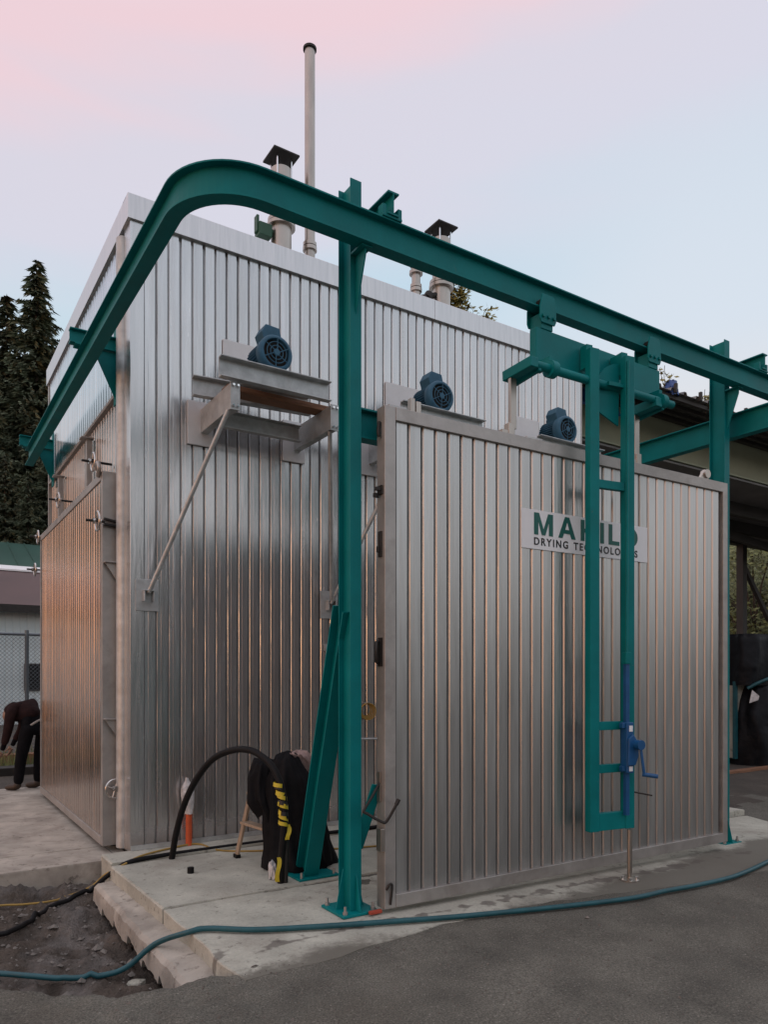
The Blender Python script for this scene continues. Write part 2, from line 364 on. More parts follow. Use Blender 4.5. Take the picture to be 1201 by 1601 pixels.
class MB:
    """collects simple solids into one mesh"""
    def __init__(s): s.v = []; s.f = []; s.sm = []; s.mi = []; s.cur = 0
    def add(s, vs, fs, smooth=False):
        o = len(s.v)
        s.v += [V(p) for p in vs]
        s.f += [tuple(i + o for i in f) for f in fs]
        s.sm += [smooth] * len(fs)
        s.mi += [s.cur] * len(fs)
        return s
    def box(s, x0, x1, y0, y1, z0, z1):
        vs = [(x, y, z) for z in (z0, z1) for y in (y0, y1) for x in (x0, x1)]
        return s.add(vs, [(0, 2, 3, 1), (4, 5, 7, 6), (0, 1, 5, 4), (1, 3, 7, 5), (3, 2, 6, 7), (2, 0, 4, 6)])
    def obox(s, p, ax, ay, az):
        """box from centre p and three half-axis vectors"""
        p, ax, ay, az = V(p), V(ax), V(ay), V(az)
        vs = [p + i * ax + j * ay + k * az for k in (-1, 1) for j in (-1, 1) for i in (-1, 1)]
        return s.add(vs, [(0, 2, 3, 1), (4, 5, 7, 6), (0, 1, 5, 4), (1, 3, 7, 5), (3, 2, 6, 7), (2, 0, 4, 6)])
    def bar(s, p0, p1, wd, ht, up=(0, 0, 1)):
        p0, p1 = V(p0), V(p1); t = (p1 - p0); ln = t.length; t.normalize()
        sd_ = t.cross(V(up))
        if sd_.length < 1e-4: sd_ = t.cross(V((0, 1, 0)))
        sd_.normalize(); u = sd_.cross(t)
        return s.obox((p0 + p1) / 2, t * ln / 2, sd_ * wd / 2, u * ht / 2)
    def cyl(s, p0, p1, r, n=14, r1=None, caps=True):
        p0, p1 = V(p0), V(p1); r1 = r if r1 is None else r1
        t = (p1 - p0).normalized()
        a = t.orthogonal().normalized(); b = t.cross(a)
        vs = []
        for p, q in ((p0, r), (p1, r1)):
            for i in range(n):
                an = 2 * math.pi * i / n
                vs.append(p + q * (math.cos(an) * a + math.sin(an) * b))
        s.add(vs, [(i, (i + 1) % n, n + (i + 1) % n, n + i) for i in range(n)], True)
        if caps:
            s.add(vs[:n], [tuple(range(n - 1, -1, -1))]); s.add(vs[n:], [tuple(range(n))])
        return s
    def tube(s, pts, r, n=10, closed=False, caps=True, radii=None):
        pts = [V(p) for p in pts]; m_ = len(pts)
        vs = []; a = None
        for i, p in enumerate(pts):
            if closed: t = pts[(i + 1) % m_] - pts[i - 1]
            else: t = pts[min(i + 1, m_ - 1)] - pts[max(i - 1, 0)]
            t.normalize()
            if a is None: a = t.orthogonal().normalized()
            a = (a - t * a.dot(t)).normalized(); b = t.cross(a)
            rr = radii[i] if radii else r
            for k in range(n):
                an = 2 * math.pi * k / n
                vs.append(p + rr * (math.cos(an) * a + math.sin(an) * b))
        fs = []
        for i in range(m_ if closed else m_ - 1):
            j = (i + 1) % m_
            for k in range(n):
                fs.append((i * n + k, i * n + (k + 1) % n, j * n + (k + 1) % n, j * n + k))
        s.add(vs, fs, True)
        if caps and not closed:
            s.add(vs[:n], [tuple(range(n - 1, -1, -1))]); s.add(vs[-n:], [tuple(range(n))])
        return s
    def prism(s, poly, off, ):
        """extrude a planar 3D polygon by vector off"""
        n = len(poly); poly = [V(p) for p in poly]; off = V(off)
        vs = poly + [p + off for p in poly]
        fs = [tuple(range(n - 1, -1, -1)), tuple(range(n, 2 * n))] + [(i, (i + 1) % n, n + (i + 1) % n, n + i) for i in range(n)]
        return s.add(vs, fs)
    def sweep(s, prof, pts, up=(0, 0, 1), smooth=False):
        """sweep a closed 2D profile (side, up) along a path"""
        pts = [V(p) for p in pts]; m_ = len(pts); n = len(prof); up = V(up)
        vs = []
        for i, p in enumerate(pts):
            t = (pts[min(i + 1, m_ - 1)] - pts[max(i - 1, 0)]).normalized()
            sd_ = t.cross(up).normalized(); u = sd_.cross(t)
            vs += [p + sd_ * a + u * b for a, b in prof]
        fs = [(i * n + k, (i + 1) * n + k, (i + 1) * n + (k + 1) % n, i * n + (k + 1) % n) for i in range(m_ - 1) for k in range(n)]
        s.add(vs, fs, smooth)
        s.add(vs[:n], [tuple(range(n))]); s.add(vs[-n:], [tuple(range(n - 1, -1, -1))])
        return s
    def ring(s, c, ax, R_, r, n=24, k=8):
        c, ax = V(c), V(ax).normalized(); a = ax.orthogonal().normalized(); b = ax.cross(a)
        return s.tube([c + R_ * (math.cos(2 * math.pi * i / n) * a + math.sin(2 * math.pi * i / n) * b) for i in range(n)], r, k, closed=True)
    def mesh(s, name, mats, bias=V((0, 0, 0)), rz=0.0):
        me = bpy.data.meshes.new(name)
        c, sn = math.cos(-rz), math.sin(-rz)
        vs = []
        for p in s.v:
            q = p - bias
            vs.append((c * q.x - sn * q.y, sn * q.x + c * q.y, q.z))
        me.from_pydata(vs, [], s.f)
        for m_ in (mats if isinstance(mats, (list, tuple)) else [mats]): me.materials.append(m_)
        me.polygons.foreach_set('use_smooth', s.sm)
        me.polygons.foreach_set('material_index', s.mi)
        me.update()
        return me
    def build(s, name, mats, parent=None, loc=None, local=False, bev=0.0, kind=None):
        """world coordinates unless local; a top-level mesh gets its origin at loc"""
        if parent is not None:
            bias, rz = ((V((0, 0, 0)), 0.0) if local else ROOT.get(parent.name, (V((0, 0, 0)), 0.0)))
            o = link(name, s.mesh(name, mats, bias, rz), parent)
        else:
            if loc is None:
                xs = [p.x for p in s.v]; ys = [p.y for p in s.v]
                loc = V(((min(xs) + max(xs)) / 2, (min(ys) + max(ys)) / 2, min(p.z for p in s.v)))
            loc = V(loc)
            o = link(name, s.mesh(name, mats, V((0, 0, 0)) if local else loc), None, loc)
            ROOT[o.name] = (loc, 0.0)
        if bev:
            b = o.modifiers.new('bevel', 'BEVEL'); b.width = bev; b.segments = 2; b.limit_method = 'ANGLE'; b.angle_limit = math.radians(50)
        if kind: o['kind'] = kind
        return o
def iprof(h, b, tf, tw):
    """I section, origin at the bottom centre"""
    return [(-b/2, 0), (b/2, 0), (b/2, tf), (tw/2, tf), (tw/2, h - tf), (b/2, h - tf), (b/2, h), (-b/2, h), (-b/2, h - tf), (-tw/2, h - tf), (-tw/2, tf), (-b/2, tf)]
def cprof(h, b, t):
    """channel, web at side 0, flanges to +side"""
    return [(0, 0), (b, 0), (b, t), (t, t), (t, h - t), (b, h - t), (b, h), (0, h)]
def smooth_path(pts, k=6):
    """Catmull-Rom through the points"""
    pts = [V(p) for p in pts]; o = []
    for i in range(len(pts) - 1):
        p0 = pts[max(i - 1, 0)]; p1 = pts[i]; p2 = pts[i + 1]; p3 = pts[min(i + 2, len(pts) - 1)]
        for j in range(k):
            t = j / k
            o.append(.5 * ((2 * p1) + (p2 - p0) * t + (2 * p0 - 5 * p1 + 4 * p2 - p3) * t * t + (3 * p1 - p0 - 3 * p2 + p3) * t ** 3))
    o.append(pts[-1])
    return o
def ss(a, b, x):
    t = min(1, max(0, (x - a) / (b - a))); return t * t * (3 - 2 * t)
def gz(x, y):
    """the yard falls gently to the front right"""
    return -.017 * max(0, min(x, 9) - .8) * ss(-1.2, -2.3, y)
def fbm(x, y, z=0, o=4):
    return noise.fractal(V((x, y, z)), 1.0, 2.0, o)

# ------------------------------------------------------------------ ground
def pit_edge_front(x):
    """y of the ragged asphalt edge in front of the pit"""
    return -2.95 + .55 * ss(-.7, -1.5, x) + .35 * ss(-1.5, -2.6, x) + .06 * fbm(x * 3, 0, 4) 
def ground_h(x, y):
    base = gz(x, y) - .012 + .006 * fbm(x * .8, y * .8) + .003 * fbm(x * 6, y * 6)
    if y > 4.8: base -= .06
    if -5.2 < x < 0 and .12 < y < 5.0: base -= .12
    # the excavation at the left, between the two concrete slabs
    if x < -.2 and y < .3:
        d = min(y - pit_edge_front(x), (.08 - y) + .2, (-.26 - x) + .22)
        k = ss(0, .26, d + .03 * fbm(x * 5, y * 5, 2))
        deep = -.34 + .07 * fbm(x * 2.3, y * 2.3, 1) + .05 * fbm(x * 6, y * 6, 3) + .05 * abs(fbm(x * 13, y * 13, 5))
        deep += .10 * ss(-1.0, -.1, y) + .05 * ss(-.7, -1.6, x)
        base = base * (1 - k) + deep * k
        if k < .98: base += .012 * fbm(x * 9, y * 9, 7)
    return base
def axis_pts(lo, hi, dlo, dhi, step, mid_lo, mid_hi, mstep):
    o = []; x = dlo
    while x <= dhi + 1e-6: o.append(x); x += step
    x = dhi + mstep
    while x < mid_hi: o.append(x); x += mstep
    x = dlo - mstep
    while x > mid_lo: o.append(x); x -= mstep
    for q in (1, 3, 8, 20, 50, 110, 240): o += [mid_hi + q, mid_lo - q]
    return sorted(o)
gx = axis_pts(0, 0, -2.5, .1, .032, -6, 12, .28)
gy = axis_pts(0, 0, -3.7, .30, .032, -8, 12, .28)
g = MB()
vs = [(x, y, ground_h(x, y) if abs(x) < 14 and abs(y) < 14 else -.05) for y in gy for x in gx]
nx = len(gx)
fs = []; mi = []
for j in range(len(gy) - 1):
    for i in range(nx - 1):
        a = j * nx + i
        fs.append((a, a + 1, a + nx + 1, a + nx))
        cx, cy = (gx[i] + gx[i + 1]) / 2, (gy[j] + gy[j + 1]) / 2
        n_ = .10 * fbm(cx * 3.1, cy * 3.1, 9)
        if cx < -.1 and cy < .3 and cy > pit_edge_front(cx) + .02 + .5 * n_: mi.append(1)
        elif cy > 5.0 + 2 * n_ or (cx > 6.6 and cy > -1.4 + n_ * 4): mi.append(2)
        else: mi.append(0)
g.add(vs, fs, True); g.mi = mi
g.build('ground', [M_ASPH, M_DIRT, M_SOIL], None, (0, 0, 0), kind='structure')

def slab(name, poly, z0, top=0.0, m_=M_CONC, edge=.012, rough=0.0, follow=False, res=.12):
    """concrete slab with a worn, slightly uneven rim"""
    bm = bmesh.new()
    pts = []
    n = len(poly)
    for i in range(n):
        a, b = V((*poly[i], 0)), V((*poly[(i + 1) % n], 0))
        k = max(1, int((b - a).length / res))
        for j in range(k):
            p = a.lerp(b, j / k)
            nrm = V(((b - a).y, -(b - a).x, 0)).normalized()
            p += nrm * rough * fbm(p.x * 5, p.y * 5, i * 3.1)
            pts.append(p)
    def zz(p): return (gz(p.x, p.y) if follow else 0) + top
    c = sum(pts, V()) / len(pts)
    rim = [bm.verts.new((p.x, p.y, zz(p) - edge)) for p in pts]
    def inset(p, d):
        q = (c - p); q.normalize(); return p + q * d
    inn = []
    for p in pts:
        q = inset(p, edge * (1 + .6 * fbm(p.x * 9, p.y * 9, 2)))
        inn.append(bm.verts.new((q.x, q.y, zz(q))))
    bot = [bm.verts.new((p.x, p.y, z0 + (rough * 1.5 * fbm(p.x * 8, p.y * 8, 6) if rough else 0))) for p in pts]
    m = len(pts)
    for i in range(m):
        j = (i + 1) % m
        bm.faces.new((rim[i], rim[j], inn[j], inn[i])); bm.faces.new((bot[i], bot[j], rim[j], rim[i]))
    f = bm.faces.new(inn)
    bmesh.ops.triangulate(bm, faces=[f])
    me = bpy.data.meshes.new(name); bm.to_mesh(me); bm.free(); me.materials.append(m_)
    o = link(name, me); o['kind'] = 'structure'
    return o
# apron in front of the building: two bays with a joint between, a narrow strip along the wall
slab('concrete_slab', [(-.25, -1.70), (6.45, -1.79), (6.45, -.33), (-.29, -.40)], -.5, 0.0)
apron = [(-.23, -3.06), (.21, -3.07), (.75, -3.0), (1.3, -2.93), (1.9, -2.93), (2.5, -3.02), (3.1, -3.12), (3.8, -3.22), (4.6, -3.27), (5.3, -3.22), (5.95, -3.0), (6.35, -2.6), (6.45, -2.1), (6.45, -1.81), (-.25, -1.72)]
slab('concrete_slab', apron, -.5, -.008, M_APRON, follow=True, rough=.03, edge=.006)
slab('concrete_strip', [(-.28, -.38), (5.75, -.31), (5.75, -.005), (-.28, -.02)], -.5, .018, M_CONC)
# ragged footing poured against the pit
f = MB()
N_ = 90
topz = -.115
rows = []
for i in range(N_ + 1):
    y = -3.0 + 2.55 * i / N_
    xo = -.43 + .010 * fbm(0, y * 4, 1) + .004 * fbm(0, y * 23, 3)
    zb = -.285 + .06 * fbm(2, y * 2.2, 1) + .07 * ((y * 2.7 + .3 * noise.noise(V((0, y * 3, 4)))) % 1.0)
    zt = topz + .012 * fbm(1, y * 6, 8)
    rows.append([(-.2, y, zt + .012), (xo + .035, y, zt), (xo + .008, y, zt - .025), (xo + .003, y, (zt + zb) / 2), (xo - .002, y, zb), (-.2, y, zb - .02)])
vs = [p for r in rows for p in r]; k = 6
fs = [(i * k + j, (i + 1) * k + j, (i + 1) * k + (j + 1) % k, i * k + (j + 1) % k) for i in range(N_) for j in range(k)]
fs += [tuple(range(k)), tuple(N_ * k + j for j in range(k - 1, -1, -1))]
f.add(vs, fs)
f.build('concrete_footing', M_CONCW, None, (0, 0, 0), kind='structure')
# slab under the side door, two bays
slab('concrete_slab', [(-5, .04), (-.10, .06), (-.12, .60), (-5, .70)], -.32, -.055, M_CONCW, rough=.012)
slab('concrete_slab', [(-5, .71), (-.06, .615), (-.02, 5.0), (-5, 5.2)], -.5, -.052, M_CONCW, rough=.008)
slab('concrete_slab', [(-.11, .05), (.0, .05), (.0, .60), (-.115, .60)], -.5, -.058, M_CONCW)

# stones and clods lying in the excavation and on the yard
st = MB()
for i in range(860):
    if i < 800:
        x, y = rnd.uniform(-2.2, -.45), rnd.uniform(-2.9, -.1)
    else:
        x, y = rnd.uniform(-2.0, 4.5), rnd.uniform(-5.6, -3.1)
        x += (y + 3.1) * -.2
    z = ground_h(x, y)
    if i < 800 and z > -.10: continue
    r = rnd.uniform(.005, .019) * (2.0 if rnd.random() < .08 else 1) * (1 if i < 800 else .45)
    base = [V((0, 0, 1)), V((0, 0, -.6))] + [V((math.cos(a), math.sin(a), rnd.uniform(-.3, .3))) for a in (0, 1.05, 2.1, 3.14, 4.2, 5.2)]
    vs = [V((x, y, z + r * .2)) + V((p.x * rnd.uniform(.7, 1.3), p.y * rnd.uniform(.7, 1.3), p.z * .75)) * r for p in base]
    fs = [(0, 2 + k, 2 + (k + 1) % 6) for k in range(6)] + [(1, 2 + (k + 1) % 6, 2 + k) for k in range(6)]
    st.add(vs, fs)
o = st.build('gravel', M_STONE, None, (0, 0, 0)); o['kind'] = 'stuff'
gr = MB()
for i in range(3000):
    x = rnd.uniform(-1.6, 6.5); y = -3.0 - rnd.random() ** 1.6 * 2.6
    if x > 1 and y > -3.1 - .04 * x: continue
    r = rnd.uniform(.003, .008) * (2.0 if rnd.random() < .03 else 1)
    z = ground_h(x, y); a = rnd.uniform(0, 6.28)
    b = [V((x + r * math.cos(a + q * 1.57) * rnd.uniform(.7, 1.2), y + r * math.sin(a + q * 1.57) * rnd.uniform(.7, 1.2), z - .001)) for q in range(4)]
    gr.add(b + [V((x + r * .2, y, z + r * .8))], [(0, 1, 4), (1, 2, 4), (2, 3, 4), (3, 0, 4)])
o = gr.build('grit', M_GRIT, None, (0, 0, 0)); o['kind'] = 'stuff'
# a few larger stones one can tell apart
def rock(loc, r, label, m_=M_STONE, fl=.6):
    bm = bmesh.new(); bmesh.ops.create_icosphere(bm, subdivisions=2, radius=1)
    for v in bm.verts:
        n_ = 1 + .35 * noise.noise(v.co * 1.6 + V(loc) * 7)
        v.co = V((v.co.x * r * n_ * 1.2, v.co.y * r * n_, v.co.z * r * fl * n_))
    me = bpy.data.meshes.new('stone'); bm.to_mesh(me); bm.free(); me.materials.append(m_)
    o = link('stone', me, None, loc)
    return tag(o, label, 'stone', 'stones lying around the excavation')

# ------------------------------------------------------------------ kiln building
W_, D_, H_ = 5.70, 4.33, 5.75
kiln = empty('drying_kiln', (0, 0, 0), 'tall silver drying kiln clad in ribbed metal sheets', 'building')
core = MB()
core.box(.05, W_ - .02, .05, D_ - .02, .01, H_ - .12)
core.build('wall_core', M_FRAME, kiln)
PITCH = .11
def pan_mesh(name, h, m_, d=.028, pitch=PITCH, mirror=False):
    """one rib bay: raised pan, flanks and the groove beside it; local x along wall, -y outward"""
    k_ = pitch / .11
    prof = [(0, 0), (.003, -d * .62), (.0105, -d), (.036, -d), (.0375, -d + .001), (.040, -d + .001), (.0415, -d), (.093, -d), (.0965, 0), (.110, 0)]
    prof = [(x * k_, y) for x, y in prof]
    if mirror: prof = [(pitch - x, y) for x, y in prof][::-1]
    mb = MB()
    n = len(prof)
    vs = [(x, y, 0) for x, y in prof] + [(x, y, h) for x, y in prof]
    fs = [(i, i + 1, n + i + 1, n + i) for i in range(n - 1)]
    mb.add(vs, fs)
    mb.add([(x, y, h) for x, y in prof], [tuple(range(n))])
    return mb.mesh(name, m_)
me = pan_mesh('cladding_panel', H_ - .03 - .05, M_CLAD)
for i in range(51):
    o = link('cladding_panel', me, kiln, (.075 + i * PITCH, 0, .035))
    o.rotation_euler = (0, rnd.uniform(-1, 1) * .0006, rnd.uniform(-1, 1) * .006)
# side wall: bright upper sheets over a lower, duller band with the glow tinted in
LX = 0.0
Z_UP = 4.19
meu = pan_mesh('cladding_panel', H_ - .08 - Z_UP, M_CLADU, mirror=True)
mel = pan_mesh('cladding_panel', Z_UP - .02, M_GLOWTINT, mirror=True)
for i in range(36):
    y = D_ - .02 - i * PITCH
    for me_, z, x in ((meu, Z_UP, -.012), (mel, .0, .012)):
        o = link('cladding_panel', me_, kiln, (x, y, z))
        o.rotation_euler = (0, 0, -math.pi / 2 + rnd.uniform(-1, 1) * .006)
tr = MB(); tr.box(-.052, .02, .36, D_ - .03, Z_UP - .03, Z_UP + .004); tr.build('drip_trim', M_FRAME, kiln, bev=.003)
# corner: door-frame post on the side, folded corner sheet on the front
cp = MB(); cp.cyl((-.02, .25, 0), (-.02, .25, 5.5), .075, 18); cp.box(-.03, .04, .13, .37, 0, 5.5)
cp.build('frame_post', M_GALV, kiln)
cs = MB(); cs.prism([(-.045, -.038, .0), (.076, -.038, .0), (.076, .0, .0), (.0, .0, .0), (.0, .17, .0), (-.045, .17, .0)], (0, 0, H_ - .08))
cs.build('corner_sheet', M_CLAD, kiln, bev=.004)
fp = MB(); fp.box(-.05, .04, D_ - .04, D_ + .03, 0, H_ - .1); fp.build('frame_post', M_FRAME, kiln)
# fascia flashings, in lengths
for a, b in ((-.07, 3.27), (3.273, W_ + .03)):
    x = MB(); x.box(a, b, -.062, .0, H_ - .218, H_); x.box(a, b, .001, .12, H_ - .012, H_); x.build('fascia_sheet', M_FLASH, kiln, bev=.003)
for a, b in ((-.0, 1.45), (1.453, 2.9), (2.903, D_ + .04)):
    x = MB(); x.box(-.07, -.006, a, b, H_ - .218, H_ - .001); x.box(-.005, .12, a + .125, b, H_ - .013, H_ - .001); x.build('fascia_sheet', M_FLASH, kiln, bev=.003)
x = MB(); x.box(W_ - .015, W_ + .03, .0, D_, 0, H_ - .01); x.build('end_wall', M_FRAME, kiln)
x = MB(); x.box(0, W_, .1, D_, H_ - .10, H_ - .03); x.build('roof', M_GALV, kiln)
# base angle along the front wall
x = MB(); x.box(-.04, W_, -.05, -.036, .02, .06); x.build('base_angle', M_GALV, kiln)

# roof stacks
def stack(x, y, ztop, r, zc, label, cap=True):
    s_ = MB(); s_.cyl((x, y, H_ - .1), (x, y, ztop), r, 22)
    o = s_.build('exhaust_stack', M_STAIN, kiln); o['label'] = label
    c = MB(); c.cyl((x, y, zc - .04), (x, y, zc + .000), r * 1.36, 22); c.cyl((x, y, zc + .012), (x, y, zc + .05), r * 1.30, 22); c.build('collar', M_STAIN, o)
    return o
YS = .9
# sizes read on the plane y = .9
s1 = stack(1.84, YS, 7.205, .116, 6.60, 'short wide exhaust stack at the left')
def cap(o, x, y, z, hw):
    c = MB()
    b = [(x - hw, y - hw, z), (x + hw, y - hw, z), (x + hw, y + hw, z), (x - hw, y + hw, z)]
    c.prism(b, (0, 0, .018))
    c.add([(x - hw, y - hw, z + .018), (x + hw, y - hw, z + .018), (x + hw, y + hw, z + .018), (x - hw, y + hw, z + .018), (x, y, z + .13)], [(0, 1, 4), (1, 2, 4), (2, 3, 4), (3, 0, 4)])
    c.build('rain_cap', M_BLKMET, o, bev=.003)
    for sx in (-1, 1):
        for sy in (-1, 1):
            r = MB(); r.cyl((x + sx * .085, y + sy * .085, z - .30), (x + sx * .085, y + sy * .085, z + .002), .010, 8); r.build('cap_rod', M_BRIGHT, o)
cap(s1, 1.84, YS, 7.33, .155)
s2 = stack(4.10, YS, 7.16, .116, 6.57, 'short wide exhaust stack at the right')
cap(s2, 4.10, YS, 7.29, .155)
s3 = stack(2.20, YS, 8.72, .060, 6.46, 'tall thin chimney pipe')
c = MB(); c.cyl((2.20, YS, 8.725), (2.20, YS, 8.75), .078, 18); c.build('rain_cap', M_BLKMET, s3)
c = MB()
for sx in (-1, 1): c.cyl((2.2 + sx * .05, YS, 8.60), (2.2 + sx * .05, YS, 8.725), .01, 6)
c.build('cap_rod', M_STAIN, s3)
s4 = stack(3.70, YS, 6.70, .055, 6.42, 'small short pipe beside the right stack')
c = MB(); c.cyl((3.70, YS, 6.60), (3.70, YS, 6.64), .085, 18); c.cyl((3.70, YS, 6.70), (3.70, YS, 6.90), .075, 18); c.build('collar', M_STAIN, s4)
c = MB(); c.cyl((3.72, YS - .02, 6.30), (4.0, YS - .02, 6.42), .035, 12); c.cyl((3.86, YS - .02, 6.34), (3.90, YS - .02, 6.40), .06, 12); c.build('link_pipe', M_BLKMET, s2)
c = MB(); c.box(1.55, 1.70, YS - .07, YS + .07, 6.38, 6.52); c.cyl((1.60, YS, 6.45), (1.84, YS, 6.50), .035, 10); c.box(1.53, 1.56, YS - .04, YS + .04, 6.42, 6.60); c.build('damper_actuator', M_BOXG, s1, bev=.006)

# wall fittings on the front sheet
def foot_plate(x, z, hw, hh):
    p = MB(); p.box(x - hw, x + hw, -.048, -.036, z - hh, z + hh)
    p.box(x - .045, x - .035, -.12, -.048, z - .06, z + .03); p.box(x + .035, x + .045, -.12, -.048, z - .06, z + .03)
    p.box(x - .045, x + .045, -.125, -.048, z + .031, z + .041)
    return p
for i, (x, z) in enumerate(((.10, 2.26), (1.93, 2.27), (3.75, 2.27))):
    foot_plate(x, z, .10, .14).build('strut_plate', M_GALV, kiln, bev=.003)
for i in range(3):
    p = MB(); xx = .80 + 1.82 * i
    p.box(xx, xx + .46, -.048, -.036, 4.40, 4.70); p.build('motor_wall_plate', M_PLATE, kiln, bev=.002)
cu = MB(); cu.tube([(1.84, -.075, .905), (2.54, -.075, .88)], .011, 8); cu.build('conduit', M_GALV, kiln)
cu = MB(); cu.box(1.87, 1.92, -.07, -.036, 1.80, 1.87); cu.cyl((1.895, -.05, 1.42), (1.895, -.05, 1.82), .008, 8); cu.build('junction_box', M_GALV, kiln)
# clamp brackets standing on the side wall above the sliding door
for y, z0, z1 in ((1.55, 3.45, 4.03), (3.25, 3.45, 4.02)):
    p = MB(); p.box(-.10, -.045, y - .035, y + .035, z0, z1); p.box(-.16, -.03, y - .06, y + .06, z1, z1 + .014); p.build('clamp_bracket', M_FRAME, kiln, bev=.002)

# ------------------------------------------------------------------ fan platforms and motors on the front wall
def platform(i):
    X0 = 1.82 * i
    labels = ['leftmost steel motor platform bracketed to the kiln wall, all in view',
              'middle steel motor platform, half hidden behind the big front door',
              'right steel motor platform of which only the top edge shows over the front door']
    r = empty('motor_platform', (1.05 + X0, -.05, 3.75), labels[i], 'bracket', 'motor platforms on the kiln wall')
    for k, xx in enumerate((.58, 1.53)):
        a = MB()
        a.sweep([(-p, q) for p, q in cprof(.215, .07, .009)][::-1], [(xx + X0, -.04, 3.775), (xx + X0, -.80, 3.775)])
        a.build('arm', M_GALV, r, bev=.002)
        a = MB(); a.box(xx + X0 - .005, xx + X0 + .08, -.812, -.801, 3.765, 4.0); a.build('end_plate', M_GALV, r, bev=.002)
        a = MB(); a.box(xx + X0 - .12, xx + X0 + .12, -.058, -.037, 3.66, 4.06); a.build('wall_plate', M_PLATE, r, bev=.002)
        a = MB()
        for dx in (.02, .06):
            a.cyl((xx + X0 + dx, -.83, 3.97), (xx + X0 + dx, -.812, 3.97), .011, 6); a.cyl((xx + X0 + dx, -.83, 3.80), (xx + X0 + dx, -.812, 3.80), .011, 6)
        a.build('bolt', M_BRIGHT, r)
    c = MB(); c.sweep(cprof(.175, .07, .010), [(.48 + X0, -.79, 4.008), (1.51 + X0, -.79, 4.008)], ); c.build('motor_rail', M_GALV, r, bev=.002)
    c = MB(); c.sweep(cprof(.175, .07, .010), [(.42 + X0, -.30, 3.995), (1.50 + X0, -.42, 3.995)]); c.build('motor_rail', M_GALV, r, bev=.002)
    c = MB(); c.sweep(cprof(.15, .06, .008), [(.60 + X0, -.30, 3.77), (1.46 + X0, -.30, 3.77)]); c.build('cross_channel', M_GALV, r, bev=.002)
    c = MB(); c.box(.82 + X0, 1.28 + X0, -.80, -.36, 4.184, 4.196); c.build('base_plate', M_GALV, r)
    c = MB(); c.cyl((.575 + X0, -.76, 3.77), (.10 + X0, -.10, 2.28), .020, 12); c.build('strut', M_GALV, r)
    c = MB(); c.cyl((1.545 + X0, -.76, 3.77), (1.93 + X0, -.10, 2.29), .020, 12); c.build('strut', M_GALV, r)
    return r
for i in range(3): platform(i)
pk = MB(); pk.box(.62, 3.1, -.64, -.48, 3.993, 4.045)
pk.build('timber_plank', M_WOOD, None, bev=.004)
tag(bpy.data.objects['timber_plank'], 'brown wooden plank lying across the motor platforms by the kiln wall', 'plank')

def motor():
    r = empty('fan_motor', (0, 0, 0), None, 'motor', 'blue electric fan motors')
    ROOT[r.name] = (V((0, 0, 0)), 0)
    Z = .175
    b = MB(); n = 72
    prof = []
    for k in range(n):
        a = 2 * math.pi * k / n
        rr = .149 if k % 2 == 0 else .118
        for da in (-.26, .26):
            prof.append((math.cos(a + da * 2 * math.pi / n) * rr, math.sin(a + da * 2 * math.pi / n) * rr))
    m_ = len(prof)
    vs = [(p, -.12, Z + q) for p, q in prof] + [(p, .09, Z + q) for p, q in prof]
    b.add(vs, [(i, (i + 1) % m_, m_ + (i + 1) % m_, m_ + i) for i in range(m_)] + [tuple(range(m_ - 1, -1, -1)), tuple(range(m_, 2 * m_))])
    b.build('finned_body', M_BLUEM, r)
    c = MB()
    pr = [(.146, -.125), (.156, -.13), (.158, -.205), (.150, -.222), (.126, -.228), (.122, -.226), (.122, -.13)]
    n = 36
    vs = [(math.cos(2 * math.pi * k / n) * q, y, Z + math.sin(2 * math.pi * k / n) * q) for q, y in pr for k in range(n)]
    c.add(vs, [(j * n + k, j * n + (k + 1) % n, (j + 1) * n + (k + 1) % n, (j + 1) * n + k) for j in range(len(pr) - 1) for k in range(n)], True)
    fc = c.build('fan_cover', M_BLUEM, r)
    d = MB(); d.cyl((0, -.19, Z), (0, -.13, Z), .121, 28); d.build('fan', M_DARK, fc)  # plain black disc, painted shade inside the cover behind the grille
    gsp = MB()
    for q in (.028, .060, .092): gsp.ring((0, -.226, Z), (0, 1, 0), q, .0042, 28, 5)
    for k in range(6):
        a = k * math.pi / 3 + .2
        gsp.cyl((math.cos(a) * .02, -.226, Z + math.sin(a) * .02), (math.cos(a + .25) * .125, -.226, Z + math.sin(a + .25) * .125), .0045, 6)
    gsp.cyl((0, -.232, Z), (0, -.22, Z), .026, 16)
    gsp.build('grille', M_BLUEM, fc)
    t = MB(); t.prism([(-.07, -.13, Z + .12), (.06, -.13, Z + .12), (.09, -.13, Z + .19), (.07, -.13, Z + .265), (-.06, -.13, Z + .275), (-.10, -.13, Z + .20)], (0, .16, 0)); t.build('terminal_box', M_BLUEM, r, bev=.008)
    t = MB()
    for sx in (-1, 1): t.box(sx * .13 - .03, sx * .13 + .03, -.07, .08, 0, .03); t.box(sx * .11 - .015, sx * .11 + .015, -.06, .07, .03, Z - .06)
    t.build('feet', M_BLUEM, r, bev=.004)
    t = MB(); t.ring((-.02, .07, Z + .165), (0, 1, 0), .022, .006, 14, 6); t.build('lifting_eye', M_BLUEM, r)
    t = MB(); t.cyl((0, .09, Z), (0, .46, Z), .03, 14); t.cyl((0, .091, Z), (0, .125, Z), .112, 24); t.build('shaft', M_BLUEM, r)
    return r
mo = motor()
ml = ['blue motor on the leftmost platform, standing on a bare channel beam', 'blue motor showing above the left part of the front door', 'blue motor above the front door beside the teal carriage posts']
for i in range(3):
    if i == 0: mo.location = (1.03, -.51, 4.197); mo['label'] = ml[0]
    else: copy_tree(mo, (1.03 + 1.82 * i, -.51, 4.197), None, ml[i])

